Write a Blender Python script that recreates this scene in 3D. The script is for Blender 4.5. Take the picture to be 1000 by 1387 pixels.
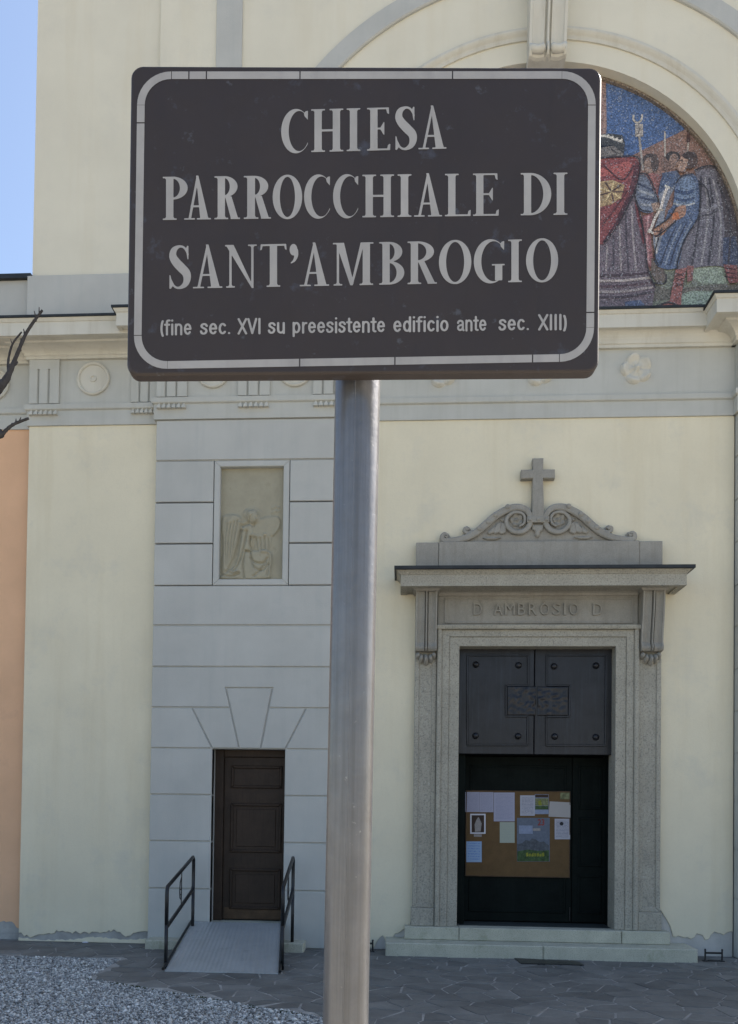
import bpy, math, random
import numpy as np
from mathutils import Vector, Matrix
random.seed(7); rng = np.random.default_rng(7)
S = bpy.context.scene
for o in list(bpy.data.objects): bpy.data.objects.remove(o)
COL = S.collection

# ---------------------------------------------------------------- camera
F = 1200.0; PX, PY = 468.11, 1069.96            # focal length and principal point in photo pixels (1000 x 1387)
YAW, PIT, ROL = .0638, .0217, .0128
CAM = np.array([0., -11.0157, 1.7271])
def _axes(yaw, pit, rol):
    cy, sy, cp, sp, cr, sr = math.cos(yaw), math.sin(yaw), math.cos(pit), math.sin(pit), math.cos(rol), math.sin(rol)
    f = np.array([-sy*cp, cy*cp, sp]); r = np.array([cy, sy, 0.]); u = np.cross(r, f)
    return cr*r + sr*u, -sr*r + cr*u, f
CR, CU, CF = _axes(YAW, PIT, ROL)
cam = bpy.data.cameras.new('camera'); camo = bpy.data.objects.new('camera', cam); COL.objects.link(camo)
cam.sensor_fit = 'HORIZONTAL'; cam.sensor_width = 36; cam.lens = F/1000*36
cam.shift_x = (500-PX)/1000; cam.shift_y = (PY-693.5)/1000
cam.clip_start = .05; cam.clip_end = 3000
m = Matrix.Identity(4)
for i in range(3):
    m[i][0], m[i][1], m[i][2], m[i][3] = CR[i], CU[i], -CF[i], CAM[i]
camo.matrix_world = m
S.camera = camo

# ---------------------------------------------------------------- sky, sun, exposure
SUN_EL = math.radians(45); SUN_AZ = math.radians(50)     # azimuth from +Y (behind the church) towards +X
w = bpy.data.worlds.new('World'); S.world = w; w.use_nodes = True
nt = w.node_tree; bg = nt.nodes['Background']
sky = nt.nodes.new('ShaderNodeTexSky'); sky.sky_type = 'NISHITA'; sky.sun_disc = False
sky.sun_elevation = SUN_EL; sky.sun_rotation = SUN_AZ
sky.air_density = 1.0; sky.dust_density = 2.0; sky.ozone_density = 1.0
nt.links.new(sky.outputs[0], bg.inputs[0]); bg.inputs[1].default_value = .094
sl = bpy.data.lights.new('sun', 'SUN'); sl.energy = 5.0; sl.angle = math.radians(.5); sl.color = (1, .93, .82)
so = bpy.data.objects.new('sun', sl); COL.objects.link(so)
sd = Vector((math.sin(SUN_AZ)*math.cos(SUN_EL), math.cos(SUN_AZ)*math.cos(SUN_EL), math.sin(SUN_EL)))
so.rotation_euler = sd.to_track_quat('Z', 'Y').to_euler(); so.location = (0, 30, 40)
S.view_settings.view_transform = 'Standard'; S.view_settings.look = 'None'; S.view_settings.gamma = 1
S.view_settings.exposure = 1.46
S.view_settings.use_curve_mapping = False

# ---------------------------------------------------------------- pixel -> place
def ray(px, py): return CF + CR*((px-PX)/F) - CU*((py-PY)/F)
def at(px, py, Y):
    d = ray(px, py); t = (Y-CAM[1])/d[1]; p = CAM + t*d
    return float(p[0]), float(p[2])
def gnd(px, py, z=0.):
    d = ray(px, py); t = (z-CAM[2])/d[2]; p = CAM + t*d
    return float(p[0]), float(p[1])
def atp(px, py, depth): return CAM + ray(px, py)*depth

# ---------------------------------------------------------------- materials
def lin(c):
    if isinstance(c, (int, float)): c = (c, c, c)
    return tuple(c)
def srgb(r, g, b):
    f = lambda v: (v/255/12.92) if v/255 <= .04045 else ((v/255+.055)/1.055)**2.4
    return (f(r), f(g), f(b))
MATS = {}
def mat(name, col, rough=.8, metal=0., var=.12, vscale=3., fine=0., fscale=60., fcol=None, bump=.0, bscale=80., spec=.3, streak=None, stain=None, extra=None, rand=0.):
    """procedural material: large blotches (var), fine speckle, bump, optional vertical streaks / stains"""
    m = bpy.data.materials.new(name); m.use_nodes = True; MATS[name] = m
    n, l = m.node_tree.nodes, m.node_tree.links
    b = n['Principled BSDF']; b.inputs['Roughness'].default_value = rough; b.inputs['Metallic'].default_value = metal
    b.inputs['Specular IOR Level'].default_value = spec
    tc = n.new('ShaderNodeTexCoord')
    def noise(scale, detail=6, rgh=.6, vec=None):
        t = n.new('ShaderNodeTexNoise'); t.inputs['Scale'].default_value = scale; t.inputs['Detail'].default_value = detail
        t.inputs['Roughness'].default_value = rgh; l.new(vec or tc.outputs['Object'], t.inputs['Vector']); return t
    def mixc(fac, a, bcol, blend='MIX'):
        x = n.new('ShaderNodeMix'); x.data_type = 'RGBA'; x.blend_type = blend
        for inp, v in ((x.inputs[0], fac), (x.inputs[6], a), (x.inputs[7], bcol)):
            if isinstance(v, bpy.types.NodeSocket): l.new(v, inp)
            elif isinstance(v, (int, float)): inp.default_value = v
            else: inp.default_value = (*v, 1)
        return x.outputs[2]
    def rng_(sock, a, b_, c=0., d=1.):
        x = n.new('ShaderNodeMapRange'); x.inputs[1].default_value = a; x.inputs[2].default_value = b_
        x.inputs[3].default_value = c; x.inputs[4].default_value = d; l.new(sock, x.inputs[0]); return x.outputs[0]
    def scaled(sx, sy, sz):
        x = n.new('ShaderNodeMapping'); x.inputs['Scale'].default_value = (sx, sy, sz); l.new(tc.outputs['Object'], x.inputs['Vector']); return x.outputs[0]
    col = lin(col)
    dark = tuple(c*(1-var) for c in col); light = tuple(min(1, c*(1+var)) for c in col)
    c = mixc(rng_(noise(vscale).outputs[0], .3, .7), dark, light)
    if streak:
        s = noise(1.0, 5, .65, scaled(*streak[0]))
        c = mixc(rng_(s.outputs[0], .5, .78, 0, streak[2]), c, streak[1])
    if stain:
        s = noise(stain[0], 8, .7)
        c = mixc(rng_(s.outputs[0], stain[2], stain[2]+.15, 0, stain[3]), c, stain[1])
    if fine:
        s = noise(fscale, 3, .7)
        c = mixc(rng_(s.outputs[0], .48, .72, 0, fine), c, fcol if fcol else tuple(v*.4 for v in col))
    if rand:
        oi = n.new('ShaderNodeObjectInfo'); hs = n.new('ShaderNodeHueSaturation'); l.new(rng_(oi.outputs['Random'], 0, 1, 1-rand, 1+rand), hs.inputs['Value']); l.new(c, hs.inputs['Color']); c = hs.outputs[0]
    if extra: c = extra(n, l, tc, c, mixc, rng_, noise, scaled, b)
    l.new(c, b.inputs['Base Color'])
    if bump:
        bm = n.new('ShaderNodeBump'); bm.inputs['Strength'].default_value = bump; bm.inputs['Distance'].default_value = .01
        l.new(noise(bscale, 6, .65).outputs[0], bm.inputs['Height']); l.new(bm.outputs[0], b.inputs['Normal'])
    rr = rng_(noise(vscale*6).outputs[0], .3, .7, max(0, rough-.08), min(1, rough+.08)); l.new(rr, b.inputs['Roughness'])
    return m

CREAM = (.68, .622, .468); GREY = (.435, .435, .405)
mat('cream_plaster', CREAM, .9, var=.05, vscale=1.1, bump=.25, bscale=60, streak=((3, 3, .25), (.54, .46, .30), .38), stain=(1.6, (.53, .51, .43), .53, .42), fine=.12, fscale=26, fcol=(.5, .46, .36))
mat('upper_plaster', (.63, .595, .485), .9, var=.05, vscale=.9, bump=.2, bscale=50, streak=((2.5, 2.5, .2), (.54, .47, .33), .38), stain=(1.2, (.53, .51, .44), .54, .35))
mat('salmon_plaster', (.70, .43, .26), .9, var=.07, vscale=1.5, bump=.25, bscale=60, stain=(3, (.5, .3, .2), .6, .4))
mat('grey_plaster', GREY, .88, var=.06, vscale=1.6, bump=.25, bscale=70, streak=((7, 7, .4), (.33, .35, .34), .35), stain=(2.5, (.36, .375, .36), .58, .4), rand=.025)
mat('trim_plaster', (.54, .52, .45), .88, var=.06, vscale=2, bump=.2, bscale=70, streak=((9, 9, .5), (.36, .32, .24), .4))
mat('frieze_plaster', (.45, .45, .41), .88, var=.06, vscale=2, bump=.2, bscale=70, streak=((9, 9, .5), (.34, .33, .28), .35))
mat('old_plaster', (.48, .465, .43), .95, var=.12, vscale=5, bump=.5, bscale=40, stain=(5, (.36, .35, .33), .56, .5))
mat('floor_dark', (.05, .058, .056), .6, var=.2, vscale=5, spec=.3)
mat('mortar', (.34, .335, .315), .95, var=.2, vscale=6, bump=.6, bscale=40)
mat('granite', (.355, .333, .272), .8, var=.12, vscale=3, fine=.8, fscale=55, fcol=(.13, .13, .12), bump=.5, bscale=70, stain=(30, (.6, .58, .53), .58, .6))
mat('smooth_stone', (.29, .276, .24), .75, var=.12, vscale=4, fine=.35, fscale=90, bump=.25, bscale=90, streak=((14, 14, 1.5), (.17, .15, .12), .45), stain=(18, (.42, .41, .37), .6, .5))
mat('step_stone', (.46, .45, .36), .85, var=.15, vscale=4, fine=.6, fscale=80, fcol=(.17, .18, .13), bump=.4, bscale=80, stain=(3, (.20, .22, .13), .56, .6))
mat('relief_stone', (.33, .305, .225), .85, var=.08, vscale=7, bump=.15, bscale=120, stain=(7, (.20, .18, .12), .58, .5))
mat('flashing', (.03, .033, .035), .5, metal=.3, var=.3, vscale=8)
mat('bronze', (.013, .013, .016), .36, metal=.3, var=.4, vscale=5, spec=.5, bump=.1, bscale=60, streak=((20, 20, 1.2), (.034, .04, .052), .6))
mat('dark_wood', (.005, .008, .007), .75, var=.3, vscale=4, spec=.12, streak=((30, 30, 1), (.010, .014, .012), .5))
mat('brown_wood', (.035, .022, .014), .6, var=.25, vscale=5, spec=.3, bump=.2, bscale=50, streak=((60, 60, 2.5), (.016, .009, .006), .7))
mat('worn_wood', (.08, .05, .028), .7, var=.3, vscale=9, spec=.3, streak=((3, 3, 60), (.03, .02, .012), .8))
mat('black_iron', (.012, .013, .015), .42, metal=.2, var=.2, vscale=20, spec=.5)
mat('cork', (.13, .08, .036), .9, var=.12, vscale=10, fine=.4, fscale=220, bump=.2, bscale=200)
mat('ramp_metal', (.44, .46, .46), .5, metal=.45, var=.1, vscale=3, bump=.1, bscale=60, stain=(5, (.24, .25, .26), .58, .5))
mat('bark', (.045, .042, .042), .9, var=.3, vscale=30, bump=.7, bscale=60)
mat('slab', (.15, .15, .14), .75, var=.25, vscale=2.6, fine=.4, fscale=45, fcol=(.10, .10, .10), bump=.5, bscale=35, spec=.3, rand=.18)
mat('bed_mortar', (.31, .305, .285), .95, var=.3, vscale=7, bump=.4, bscale=60, stain=(3, (.13, .13, .12), .5, .9))
mat('gravel_base', (.36, .33, .28), .95, var=.35, vscale=40, bump=.8, bscale=90)
mat('moss', (.045, .06, .02), .95, var=.4, vscale=30)
def _gravel(n, l, tc, c, mixc, rng_, noise, scaled, b):
    a = n.new('ShaderNodeAttribute'); a.attribute_name = 'shade'
    cr = n.new('ShaderNodeValToRGB'); l.new(a.outputs['Fac'], cr.inputs[0])
    e = cr.color_ramp.elements; e[0].position = 0; e[0].color = (.11, .11, .11, 1); e[1].position = 1; e[1].color = (.92, .92, .9, 1)
    for p, k in ((.3, (.32, .32, .31)), (.62, (.56, .56, .53)), (.95, (.78, .77, .73))):
        x = e.new(p); x.color = (*k, 1)
    return cr.outputs[0]
mat('gravel_stone', .2, .85, extra=_gravel)
def _sign(n, l, tc, c, mixc, rng_, noise, scaled, b):
    s = noise(22, 5, .7); c = mixc(rng_(s.outputs[0], .60, .72, 0, .5), c, (.075, .085, .115))
    s2 = noise(55, 4, .6); c = mixc(rng_(s2.outputs[0], .66, .74, 0, .5), c, (.10, .11, .13))
    s3 = noise(1.0, 5, .6, scaled(60, 60, 6)); return mixc(rng_(s3.outputs[0], .6, .75, 0, .25), c, (.02, .018, .018))
mat('sign_brown', (.036, .028, .026), .5, var=.1, vscale=6, spec=.35, extra=_sign)
mat('sign_edge', (.028, .023, .022), .6, var=.2, vscale=9, spec=.3)
mat('sign_tape', (.335, .325, .315), .55, var=.1, vscale=18, spec=.35, streak=((50, 50, 7), (.24, .235, .235), .5), stain=(60, (.2, .195, .2), .63, .5))
def _pole(n, l, tc, c, mixc, rng_, noise, scaled, b):
    s = noise(1.0, 6, .7, scaled(120, 120, 2.2)); c = mixc(rng_(s.outputs[0], .42, .7, 0, .45), c, (.06, .058, .055))
    s2 = noise(90, 4, .6); return mixc(rng_(s2.outputs[0], .69, .75, 0, .5), c, (.34, .34, .33))
mat('galvanised', (.15, .15, .155), .36, metal=.5, var=.12, vscale=25, spec=.5, bump=.12, bscale=50, extra=_pole)
M_P = MATS['galvanised'].node_tree.nodes['Principled BSDF']; M_P.inputs['Coat Weight'].default_value = .45; M_P.inputs['Coat Roughness'].default_value = .22
mat('paper_white', (.60, .60, .66), .8, var=.03)
# papers with printed lines: fine horizontal print
def paper(name, base, ink, rows, cover, head=None):
    def ex(n, l, tc, c, mixc, rng_, noise, scaled, b):
        sp = n.new('ShaderNodeSeparateXYZ'); l.new(tc.outputs['Generated'], sp.inputs[0])
        def M(op, a, k):
            x = n.new('ShaderNodeMath'); x.operation = op
            for i, v in enumerate((a, k)):
                if isinstance(v, (int, float)): x.inputs[i].default_value = v
                else: l.new(v, x.inputs[i])
            return x.outputs[0]
        fr = M('FRACT', M('MULTIPLY', sp.outputs['Z'], rows), 0)
        ln = M('LESS_THAN', fr, .42)
        wd = noise(1.0, 2, .5, scaled(90, 1, 300)); on = M('GREATER_THAN', wd.outputs[0], 1-cover)
        ins = M('MULTIPLY', M('GREATER_THAN', sp.outputs['X'], .1), M('LESS_THAN', sp.outputs['X'], .9))
        ins = M('MULTIPLY', ins, M('MULTIPLY', M('GREATER_THAN', sp.outputs['Z'], .08), M('LESS_THAN', sp.outputs['Z'], .93)))
        return mixc(M('MULTIPLY', M('MULTIPLY', ln, on), ins), c, ink)
    return mat(name, base, .8, var=.03, extra=ex)
paper('paper_list', (.33, .33, .42), (.26, .26, .34), 22, .55)
paper('paper_notice', (.38, .38, .43), (.2, .2, .24), 15, .55)
paper('paper_green', (.33, .36, .30), (.3, .33, .3), 13, .5)
paper('paper_blue', (.27, .38, .55), (.12, .22, .5), 8, .5)
paper('paper_tilt', (.36, .34, .33), (.36, .34, .33), 10, .5)
def flat(name, col, rough=.8, var=.15, vscale=30): return mat(name, col, rough, var=var, vscale=vscale)
flat('print_dark', (.05, .032, .024)); flat('print_pale', (.28, .26, .25)); flat('print_sky', (.12, .14, .18)); flat('print_hill', (.085, .095, .11), var=.35)
flat('print_green', (.05, .085, .035), var=.5); flat('print_lime', (.2, .21, .03), var=.3); flat('print_red', (.25, .05, .04)); flat('print_lightblue', (.22, .26, .36)); flat('print_black', (.03, .03, .035))
flat('print_olive', (.16, .17, .09), var=.5)
# mosaic: small cubes with grout, one material per colour
MOS = {}
def mosaic(rgb):
    k = tuple(rgb)
    if k in MOS: return MOS[k]
    gr_ = sum(rgb)/3; base = tuple(v*k_ for v, k_ in zip(srgb(*[c*.74+gr_*.26 for c in rgb]), (1.0, .93, .86)))
    def ex(n, l, tc, c, mixc, rng_, noise, scaled, b):
        v = n.new('ShaderNodeTexVoronoi'); v.inputs['Scale'].default_value = 76; l.new(tc.outputs['Object'], v.inputs['Vector'])
        e = n.new('ShaderNodeTexVoronoi'); e.feature = 'DISTANCE_TO_EDGE'; e.inputs['Scale'].default_value = 76; l.new(tc.outputs['Object'], e.inputs['Vector'])
        sp = n.new('ShaderNodeSeparateColor'); l.new(v.outputs['Color'], sp.inputs[0])
        hi = tuple(min(1, x*1.6+.02) for x in base); lo = tuple(x*.5 for x in base)
        c = mixc(rng_(sp.outputs[0], 0, 1), lo, hi)
        c = mixc(rng_(sp.outputs[1], .93, .95, 0, .5), c, (.42, .43, .45))
        c = mixc(rng_(sp.outputs[2], .88, .92, 0, .5), c, (base[0]*.2+.015, base[1]*.2+.015, base[2]*.2+.015))
        c = mixc(rng_(e.outputs['Distance'], .02, .09, .4, 0), c, (.12, .12, .12))
        bm = n.new('ShaderNodeBump'); bm.inputs['Strength'].default_value = .5; bm.inputs['Distance'].default_value = .004
        l.new(sp.outputs[1], bm.inputs['Height']); l.new(bm.outputs[0], b.inputs['Normal'])
        return c
    MOS[k] = mat('mosaic_%d_%d_%d' % k, base, .45, var=.1, extra=ex, spec=.4); return MOS[k]
M = MATS

# ---------------------------------------------------------------- mesh helpers
def link(o, parent=None):
    COL.objects.link(o)
    if parent is not None:
        o.parent = parent
        o.matrix_parent_inverse = Matrix.Translation(-parent.location) if parent.type == 'EMPTY' else Matrix.Identity(4)
    return o
def obj(name, verts, faces, material, parent=None, smooth=False):
    me = bpy.data.meshes.new(name); me.from_pydata([tuple(map(float, v)) for v in verts], [], faces)
    me.materials.append(material if not isinstance(material, str) else M[material])
    if smooth: me.shade_smooth()
    me.update()
    return link(bpy.data.objects.new(name, me), parent)
def tag(o, label, cat=None, group=None, kind=None):
    if label: o['label'] = label
    if cat: o['category'] = cat
    if group: o['group'] = group
    if kind: o['kind'] = kind
    return o
def empty(name, loc): 
    o = bpy.data.objects.new(name, None); o.location = loc; o.empty_display_size = .2; COL.objects.link(o); return o
class MB:
    def __init__(s): s.v = []; s.f = []
    def add(s, v, f):
        k = len(s.v); s.v += [tuple(map(float, p)) for p in v]; s.f += [tuple(i+k for i in q) for q in f]; return s
    def build(s, name, material, parent=None, smooth=False): return obj(name, s.v, s.f, material, parent, smooth)
def area2(p): return sum(p[i][0]*p[(i+1) % len(p)][1]-p[(i+1) % len(p)][0]*p[i][1] for i in range(len(p)))
def ccw(p): return list(p) if area2(p) > 0 else list(p)[::-1]
def inset(poly, d):
    poly = ccw(poly); n = len(poly); out = []
    for i in range(n):
        a, b, c = np.array(poly[i-1], float), np.array(poly[i], float), np.array(poly[(i+1) % n], float)
        e1 = (b-a)/np.linalg.norm(b-a); e2 = (c-b)/np.linalg.norm(c-b)
        n1 = np.array([-e1[1], e1[0]]); n2 = np.array([-e2[1], e2[0]])
        k = n1+n2; k = k/max(1e-9, (1+n1@n2)); out.append(tuple(b+k*d))
    return out
def prism_g(poly, yf, yb, bev=0.):
    """polygon in (x, z), front at yf (towards the camera), back at yb, chamfered front edge"""
    poly = ccw(poly); n = len(poly); v = []; rings = []
    if bev > 0: rings.append(([p for p in inset(poly, bev)], yf)); rings.append((poly, yf+bev))
    else: rings.append((poly, yf))
    rings.append((poly, yb))
    for pl, y in rings: v += [(x, y, z) for x, z in pl]
    f = [tuple(range(n))]                       # ccw seen from -Y (x right, z up)
    for r in range(len(rings)-1):
        for i in range(n):
            j = (i+1) % n; f.append((r*n+i, (r+1)*n+i, (r+1)*n+j, r*n+j))
    k = (len(rings)-1)*n; f.append(tuple(k+i for i in range(n))[::-1])
    return v, f
def prism(name, poly, yf, yb, material, parent, bev=0.):
    return obj(name, *prism_g(poly, yf, yb, bev), material, parent)
def rect(x0, x1, z0, z1): return [(x0, z0), (x1, z0), (x1, z1), (x0, z1)]
def box_g(x0, x1, y0, y1, z0, z1, bev=0.): return prism_g(rect(x0, x1, z0, z1), y0, y1, bev)
def box(name, x0, x1, y0, y1, z0, z1, material, parent=None, bev=0.): return obj(name, *box_g(x0, x1, y0, y1, z0, z1, bev), material, parent)
def mould_g(prof, x0, x1, yf, yb, lret=True, rret=True):
    """closed-ended moulding: prof = [(projection, z)] bottom to top, swept along the face yf with mitred returns"""
    v = []; f = []; n = len(prof)
    for p, z in prof:
        a = x0-(p if lret else 0); b = x1+(p if rret else 0)
        v += [(a, yb, z), (a, yf-p, z), (b, yf-p, z), (b, yb, z)]
    for i in range(n-1):
        for k in range(3): f.append((4*i+k, 4*i+k+1, 4*i+4+k+1, 4*i+4+k))
    f.append(tuple(range(4))[::-1]); f.append(tuple(4*(n-1)+k for k in range(4)))
    f.append(tuple(4*i for i in range(n))); f.append(tuple(4*i+3 for i in range(n))[::-1])   # back ends left open-ish, hidden in wall
    return v, f[:-2]+[tuple(4*i+0 for i in range(n)) + tuple(4*i+3 for i in range(n))[::-1]]
def mould(name, prof, x0, x1, yf, yb, material, parent, lret=True, rret=True): return obj(name, *mould_g(prof, x0, x1, yf, yb, lret, rret), material, parent)
def lathe_g(prof, cx, cy, cz, n=24, axis='Y'):
    """prof = [(r, h)]; axis Y: h towards the camera (-Y); axis Z: h upwards"""
    v = []; f = []
    for r, h in prof:
        for k in range(n):
            a = 2*math.pi*k/n
            if axis == 'Y': v.append((cx+r*math.cos(a), cy-h, cz+r*math.sin(a)))
            else: v.append((cx+r*math.cos(a), cy+r*math.sin(a), cz+h))
    for i in range(len(prof)-1):
        for k in range(n):
            j = (k+1) % n; f.append((i*n+k, i*n+j, (i+1)*n+j, (i+1)*n+k))
    f.append(tuple((len(prof)-1)*n+k for k in range(n)))
    return v, f
def tube_g(pts, rad, n=10, caps=True):
    pts = [Vector(p) for p in pts]; rad = rad if hasattr(rad, '__len__') else [rad]*len(pts)
    v = []; f = []; up = None
    for i, p in enumerate(pts):
        t = (pts[min(i+1, len(pts)-1)]-pts[max(i-1, 0)]).normalized()
        if up is None: up = t.orthogonal().normalized()
        up = (up-t*up.dot(t)).normalized(); s = t.cross(up)
        for k in range(n):
            a = 2*math.pi*k/n; v.append(p+(up*math.cos(a)+s*math.sin(a))*rad[i])
    for i in range(len(pts)-1):
        for k in range(n):
            j = (k+1) % n; f.append((i*n+k, i*n+j, (i+1)*n+j, (i+1)*n+k))
    if caps: f.append(tuple(range(n))[::-1]); f.append(tuple((len(pts)-1)*n+k for k in range(n)))
    return v, f
def smooth_path(pts, n=6):
    P = [np.array(p, float) for p in pts]; out = []
    for i in range(len(P)-1):
        p0, p1, p2, p3 = P[max(i-1, 0)], P[i], P[i+1], P[min(i+2, len(P)-1)]
        for k in range(n):
            t = k/n; out.append(.5*((2*p1)+(-p0+p2)*t+(2*p0-5*p1+4*p2-p3)*t*t+(-p0+3*p1-3*p2+p3)*t**3))
    out.append(P[-1]); return out
def ribbon(pts, wd):
    """2D polyline -> closed polygon of the given width (scalar or per point)"""
    P = [np.array(p, float) for p in pts]; W = wd if hasattr(wd, '__len__') else [wd]*len(P)
    L = []; Rr = []
    for i, p in enumerate(P):
        t = P[min(i+1, len(P)-1)]-P[max(i-1, 0)]; t = t/max(1e-9, np.linalg.norm(t)); nn = np.array([-t[1], t[0]])
        L.append(p+nn*W[i]/2); Rr.append(p-nn*W[i]/2)
    return L, Rr
def ribbon_g(pts, wd, yf, yb, bev=0.):
    L, Rr = ribbon(pts, wd); n = len(L); v = []; f = []
    for i in range(n):
        a, b = L[i], Rr[i]; c = (b-a)*(.18 if bev else 0)
        v += [(a[0], yb, a[1]), (a[0], yf+bev, a[1]), (a[0]+c[0], yf, a[1]+c[1]), (b[0]-c[0], yf, b[1]-c[1]), (b[0], yf+bev, b[1]), (b[0], yb, b[1])]
    for i in range(n-1):
        for k in range(5): f.append((6*i+k, 6*i+6+k, 6*i+7+k, 6*i+1+k))
    f.append((0, 1, 2, 3, 4, 5)); f.append(tuple(6*(n-1)+k for k in range(6))[::-1])
    return v, f
def arc_pts(cx, cz, r, a0, a1, n): return [(cx+r*math.cos(a0+(a1-a0)*i/n), cz+r*math.sin(a0+(a1-a0)*i/n)) for i in range(n+1)]
def text_geo(txt, extrude=0., offset=0.):
    cu = bpy.data.curves.new('t', 'FONT'); cu.body = txt; cu.size = 1; cu.extrude = extrude; cu.offset = offset; cu.resolution_u = 3
    o = bpy.data.objects.new('t', cu); COL.objects.link(o)
    dg = bpy.context.evaluated_depsgraph_get(); me = bpy.data.meshes.new_from_object(o.evaluated_get(dg))
    v = [tuple(x.co) for x in me.vertices]; f = [tuple(p.vertices) for p in me.polygons]
    bpy.data.objects.remove(o); bpy.data.curves.remove(cu); bpy.data.meshes.remove(me)
    return v, f
# ================================================================ GROUND
g = obj('ground', [(-400, -400, -.03), (400, -400, -.03), (400, 400, -.03), (-400, 400, -.03)], [(0, 1, 2, 3)], 'gravel_base'); g['kind'] = 'structure'
# flagged pavement: mortar bed + irregular slabs; its outline on the gravel side is the edge seen in the photo
edge = [gnd(*p) for p in ((0, 1294), (165, 1298), (120, 1325), (240, 1344), (345, 1362), (435, 1376), (474, 1387))]
edge[0] = (-9., edge[0][1]); ex_, ey_ = edge[-1]
pave = [(-9., .3)] + edge + [(ex_+.6, -5.2), (ex_+1.0, -9), (9., -9), (9., .3)]
def pave_bed(z):
    v = [(x, y, z) for x, y in pave]; n = len(v)
    v += [(x, y, -.04) for x, y in pave]
    return v, [tuple(range(n))]+[(i, n+i, n+(i+1) % n, (i+1) % n) for i in range(n)]
pv = obj('pavement', *pave_bed(-.0055), 'bed_mortar'); pv['kind'] = 'structure'
def clip_half(poly, a, b, c):           # keep a*x+b*y<=c
    out = []
    for i in range(len(poly)):
        p, q = poly[i], poly[(i+1) % len(poly)]; dp = a*p[0]+b*p[1]-c; dq = a*q[0]+b*q[1]-c
        if dp <= 0: out.append(p)
        if (dp < 0 < dq) or (dq < 0 < dp):
            t = dp/(dp-dq); out.append((p[0]+(q[0]-p[0])*t, p[1]+(q[1]-p[1])*t))
    return out
def inside(poly, x, y):
    r = False
    for i in range(len(poly)):
        (x0, y0), (x1, y1) = poly[i-1], poly[i]
        if (y0 > y) != (y1 > y) and x < (x1-x0)*(y-y0)/(y1-y0)+x0: r = not r
    return r
def slabs():
    pts = []
    step = .31
    for j in range(18):
        for i in range(34):
            x = -4.6+i*step+(.5*step if j % 2 else 0)+random.uniform(-.14, .14); y = .05-j*step*.82+random.uniform(-.12, .12)
            pts.append((x, y))
    P = np.array(pts); vis = []; rest = []
    # outer guard polygon: the edge segments as clip lines handled by an inside test of the cell's corners
    for i, (x, y) in enumerate(pts):
        if not inside(pave, x, y): continue
        d = np.hypot(P[:, 0]-x, (P[:, 1]-y)); nb = np.argsort(d)[1:22]
        poly = [(x-.6, y-.6), (x+.6, y-.6), (x+.6, y+.6), (x-.6, y+.6)]
        for k in nb:
            dx, dy = P[k, 0]-x, P[k, 1]-y; L = math.hypot(dx, dy)
            poly = clip_half(poly, dx/L, dy/L, (dx*x+dy*y)/L+L/2-.009)
            if len(poly) < 3: break
        if len(poly) < 3: continue
        poly = clip_half(poly, 0, 1, .0)
        if len(poly) < 3: continue
        # clip against the pavement outline locally (only its near-convex edges)
        ok = all(inside(pave, px, py) for px, py in poly)
        if not ok:
            cx_, cy_ = x, y
            q = []
            for px, py in poly:
                t = 1.0
                while t > .1 and not inside(pave, cx_+(px-cx_)*t, cy_+(py-cy_)*t): t -= .05
                q.append((cx_+(px-cx_)*t, cy_+(py-cy_)*t))
            poly = q
        if abs(area2(poly)) < .01: continue
        poly = [(px+random.uniform(-.006, .006), py+random.uniform(-.006, .006)) for px, py in poly]
        u = np.array([x, y, 0])-CAM; zc = u@CF; sx = PX+F*(u@CR)/zc; sy = PY-F*(u@CU)/zc
        (vis if (-30 < sx < 1030 and 1250 < sy < 1410) else rest).append((poly, zc))
    vis.sort(key=lambda t: t[1]); return vis, rest
def slab_g(poly):
    h = random.uniform(-.003, .003); n = len(poly); poly = ccw(poly)
    inn = inset(poly, .004); tx, ty = random.uniform(-.006, .006), random.uniform(-.006, .006)
    cx_ = sum(p[0] for p in poly)/n; cy_ = sum(p[1] for p in poly)/n
    v = [(x, y, h+(x-cx_)*tx+(y-cy_)*ty) for x, y in inn]+[(x, y, h-.003) for x, y in poly]+[(x, y, -.02) for x, y in poly]
    f = [tuple(range(n))]
    for r in (0, 1):
        for i in range(n): f.append((r*n+i, (r+1)*n+i, (r+1)*n+(i+1) % n, r*n+(i+1) % n))
    return v, f
vis, rest = slabs()
more = MB()
for poly, _ in vis[300:]+rest: more.add(*slab_g(poly))
for poly, _ in vis[:300]: obj('paving_stone', *slab_g(poly), 'slab', pv)
if more.v: more.build('paving_stones_beyond', 'slab', pv)['kind'] = 'stuff'
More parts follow.
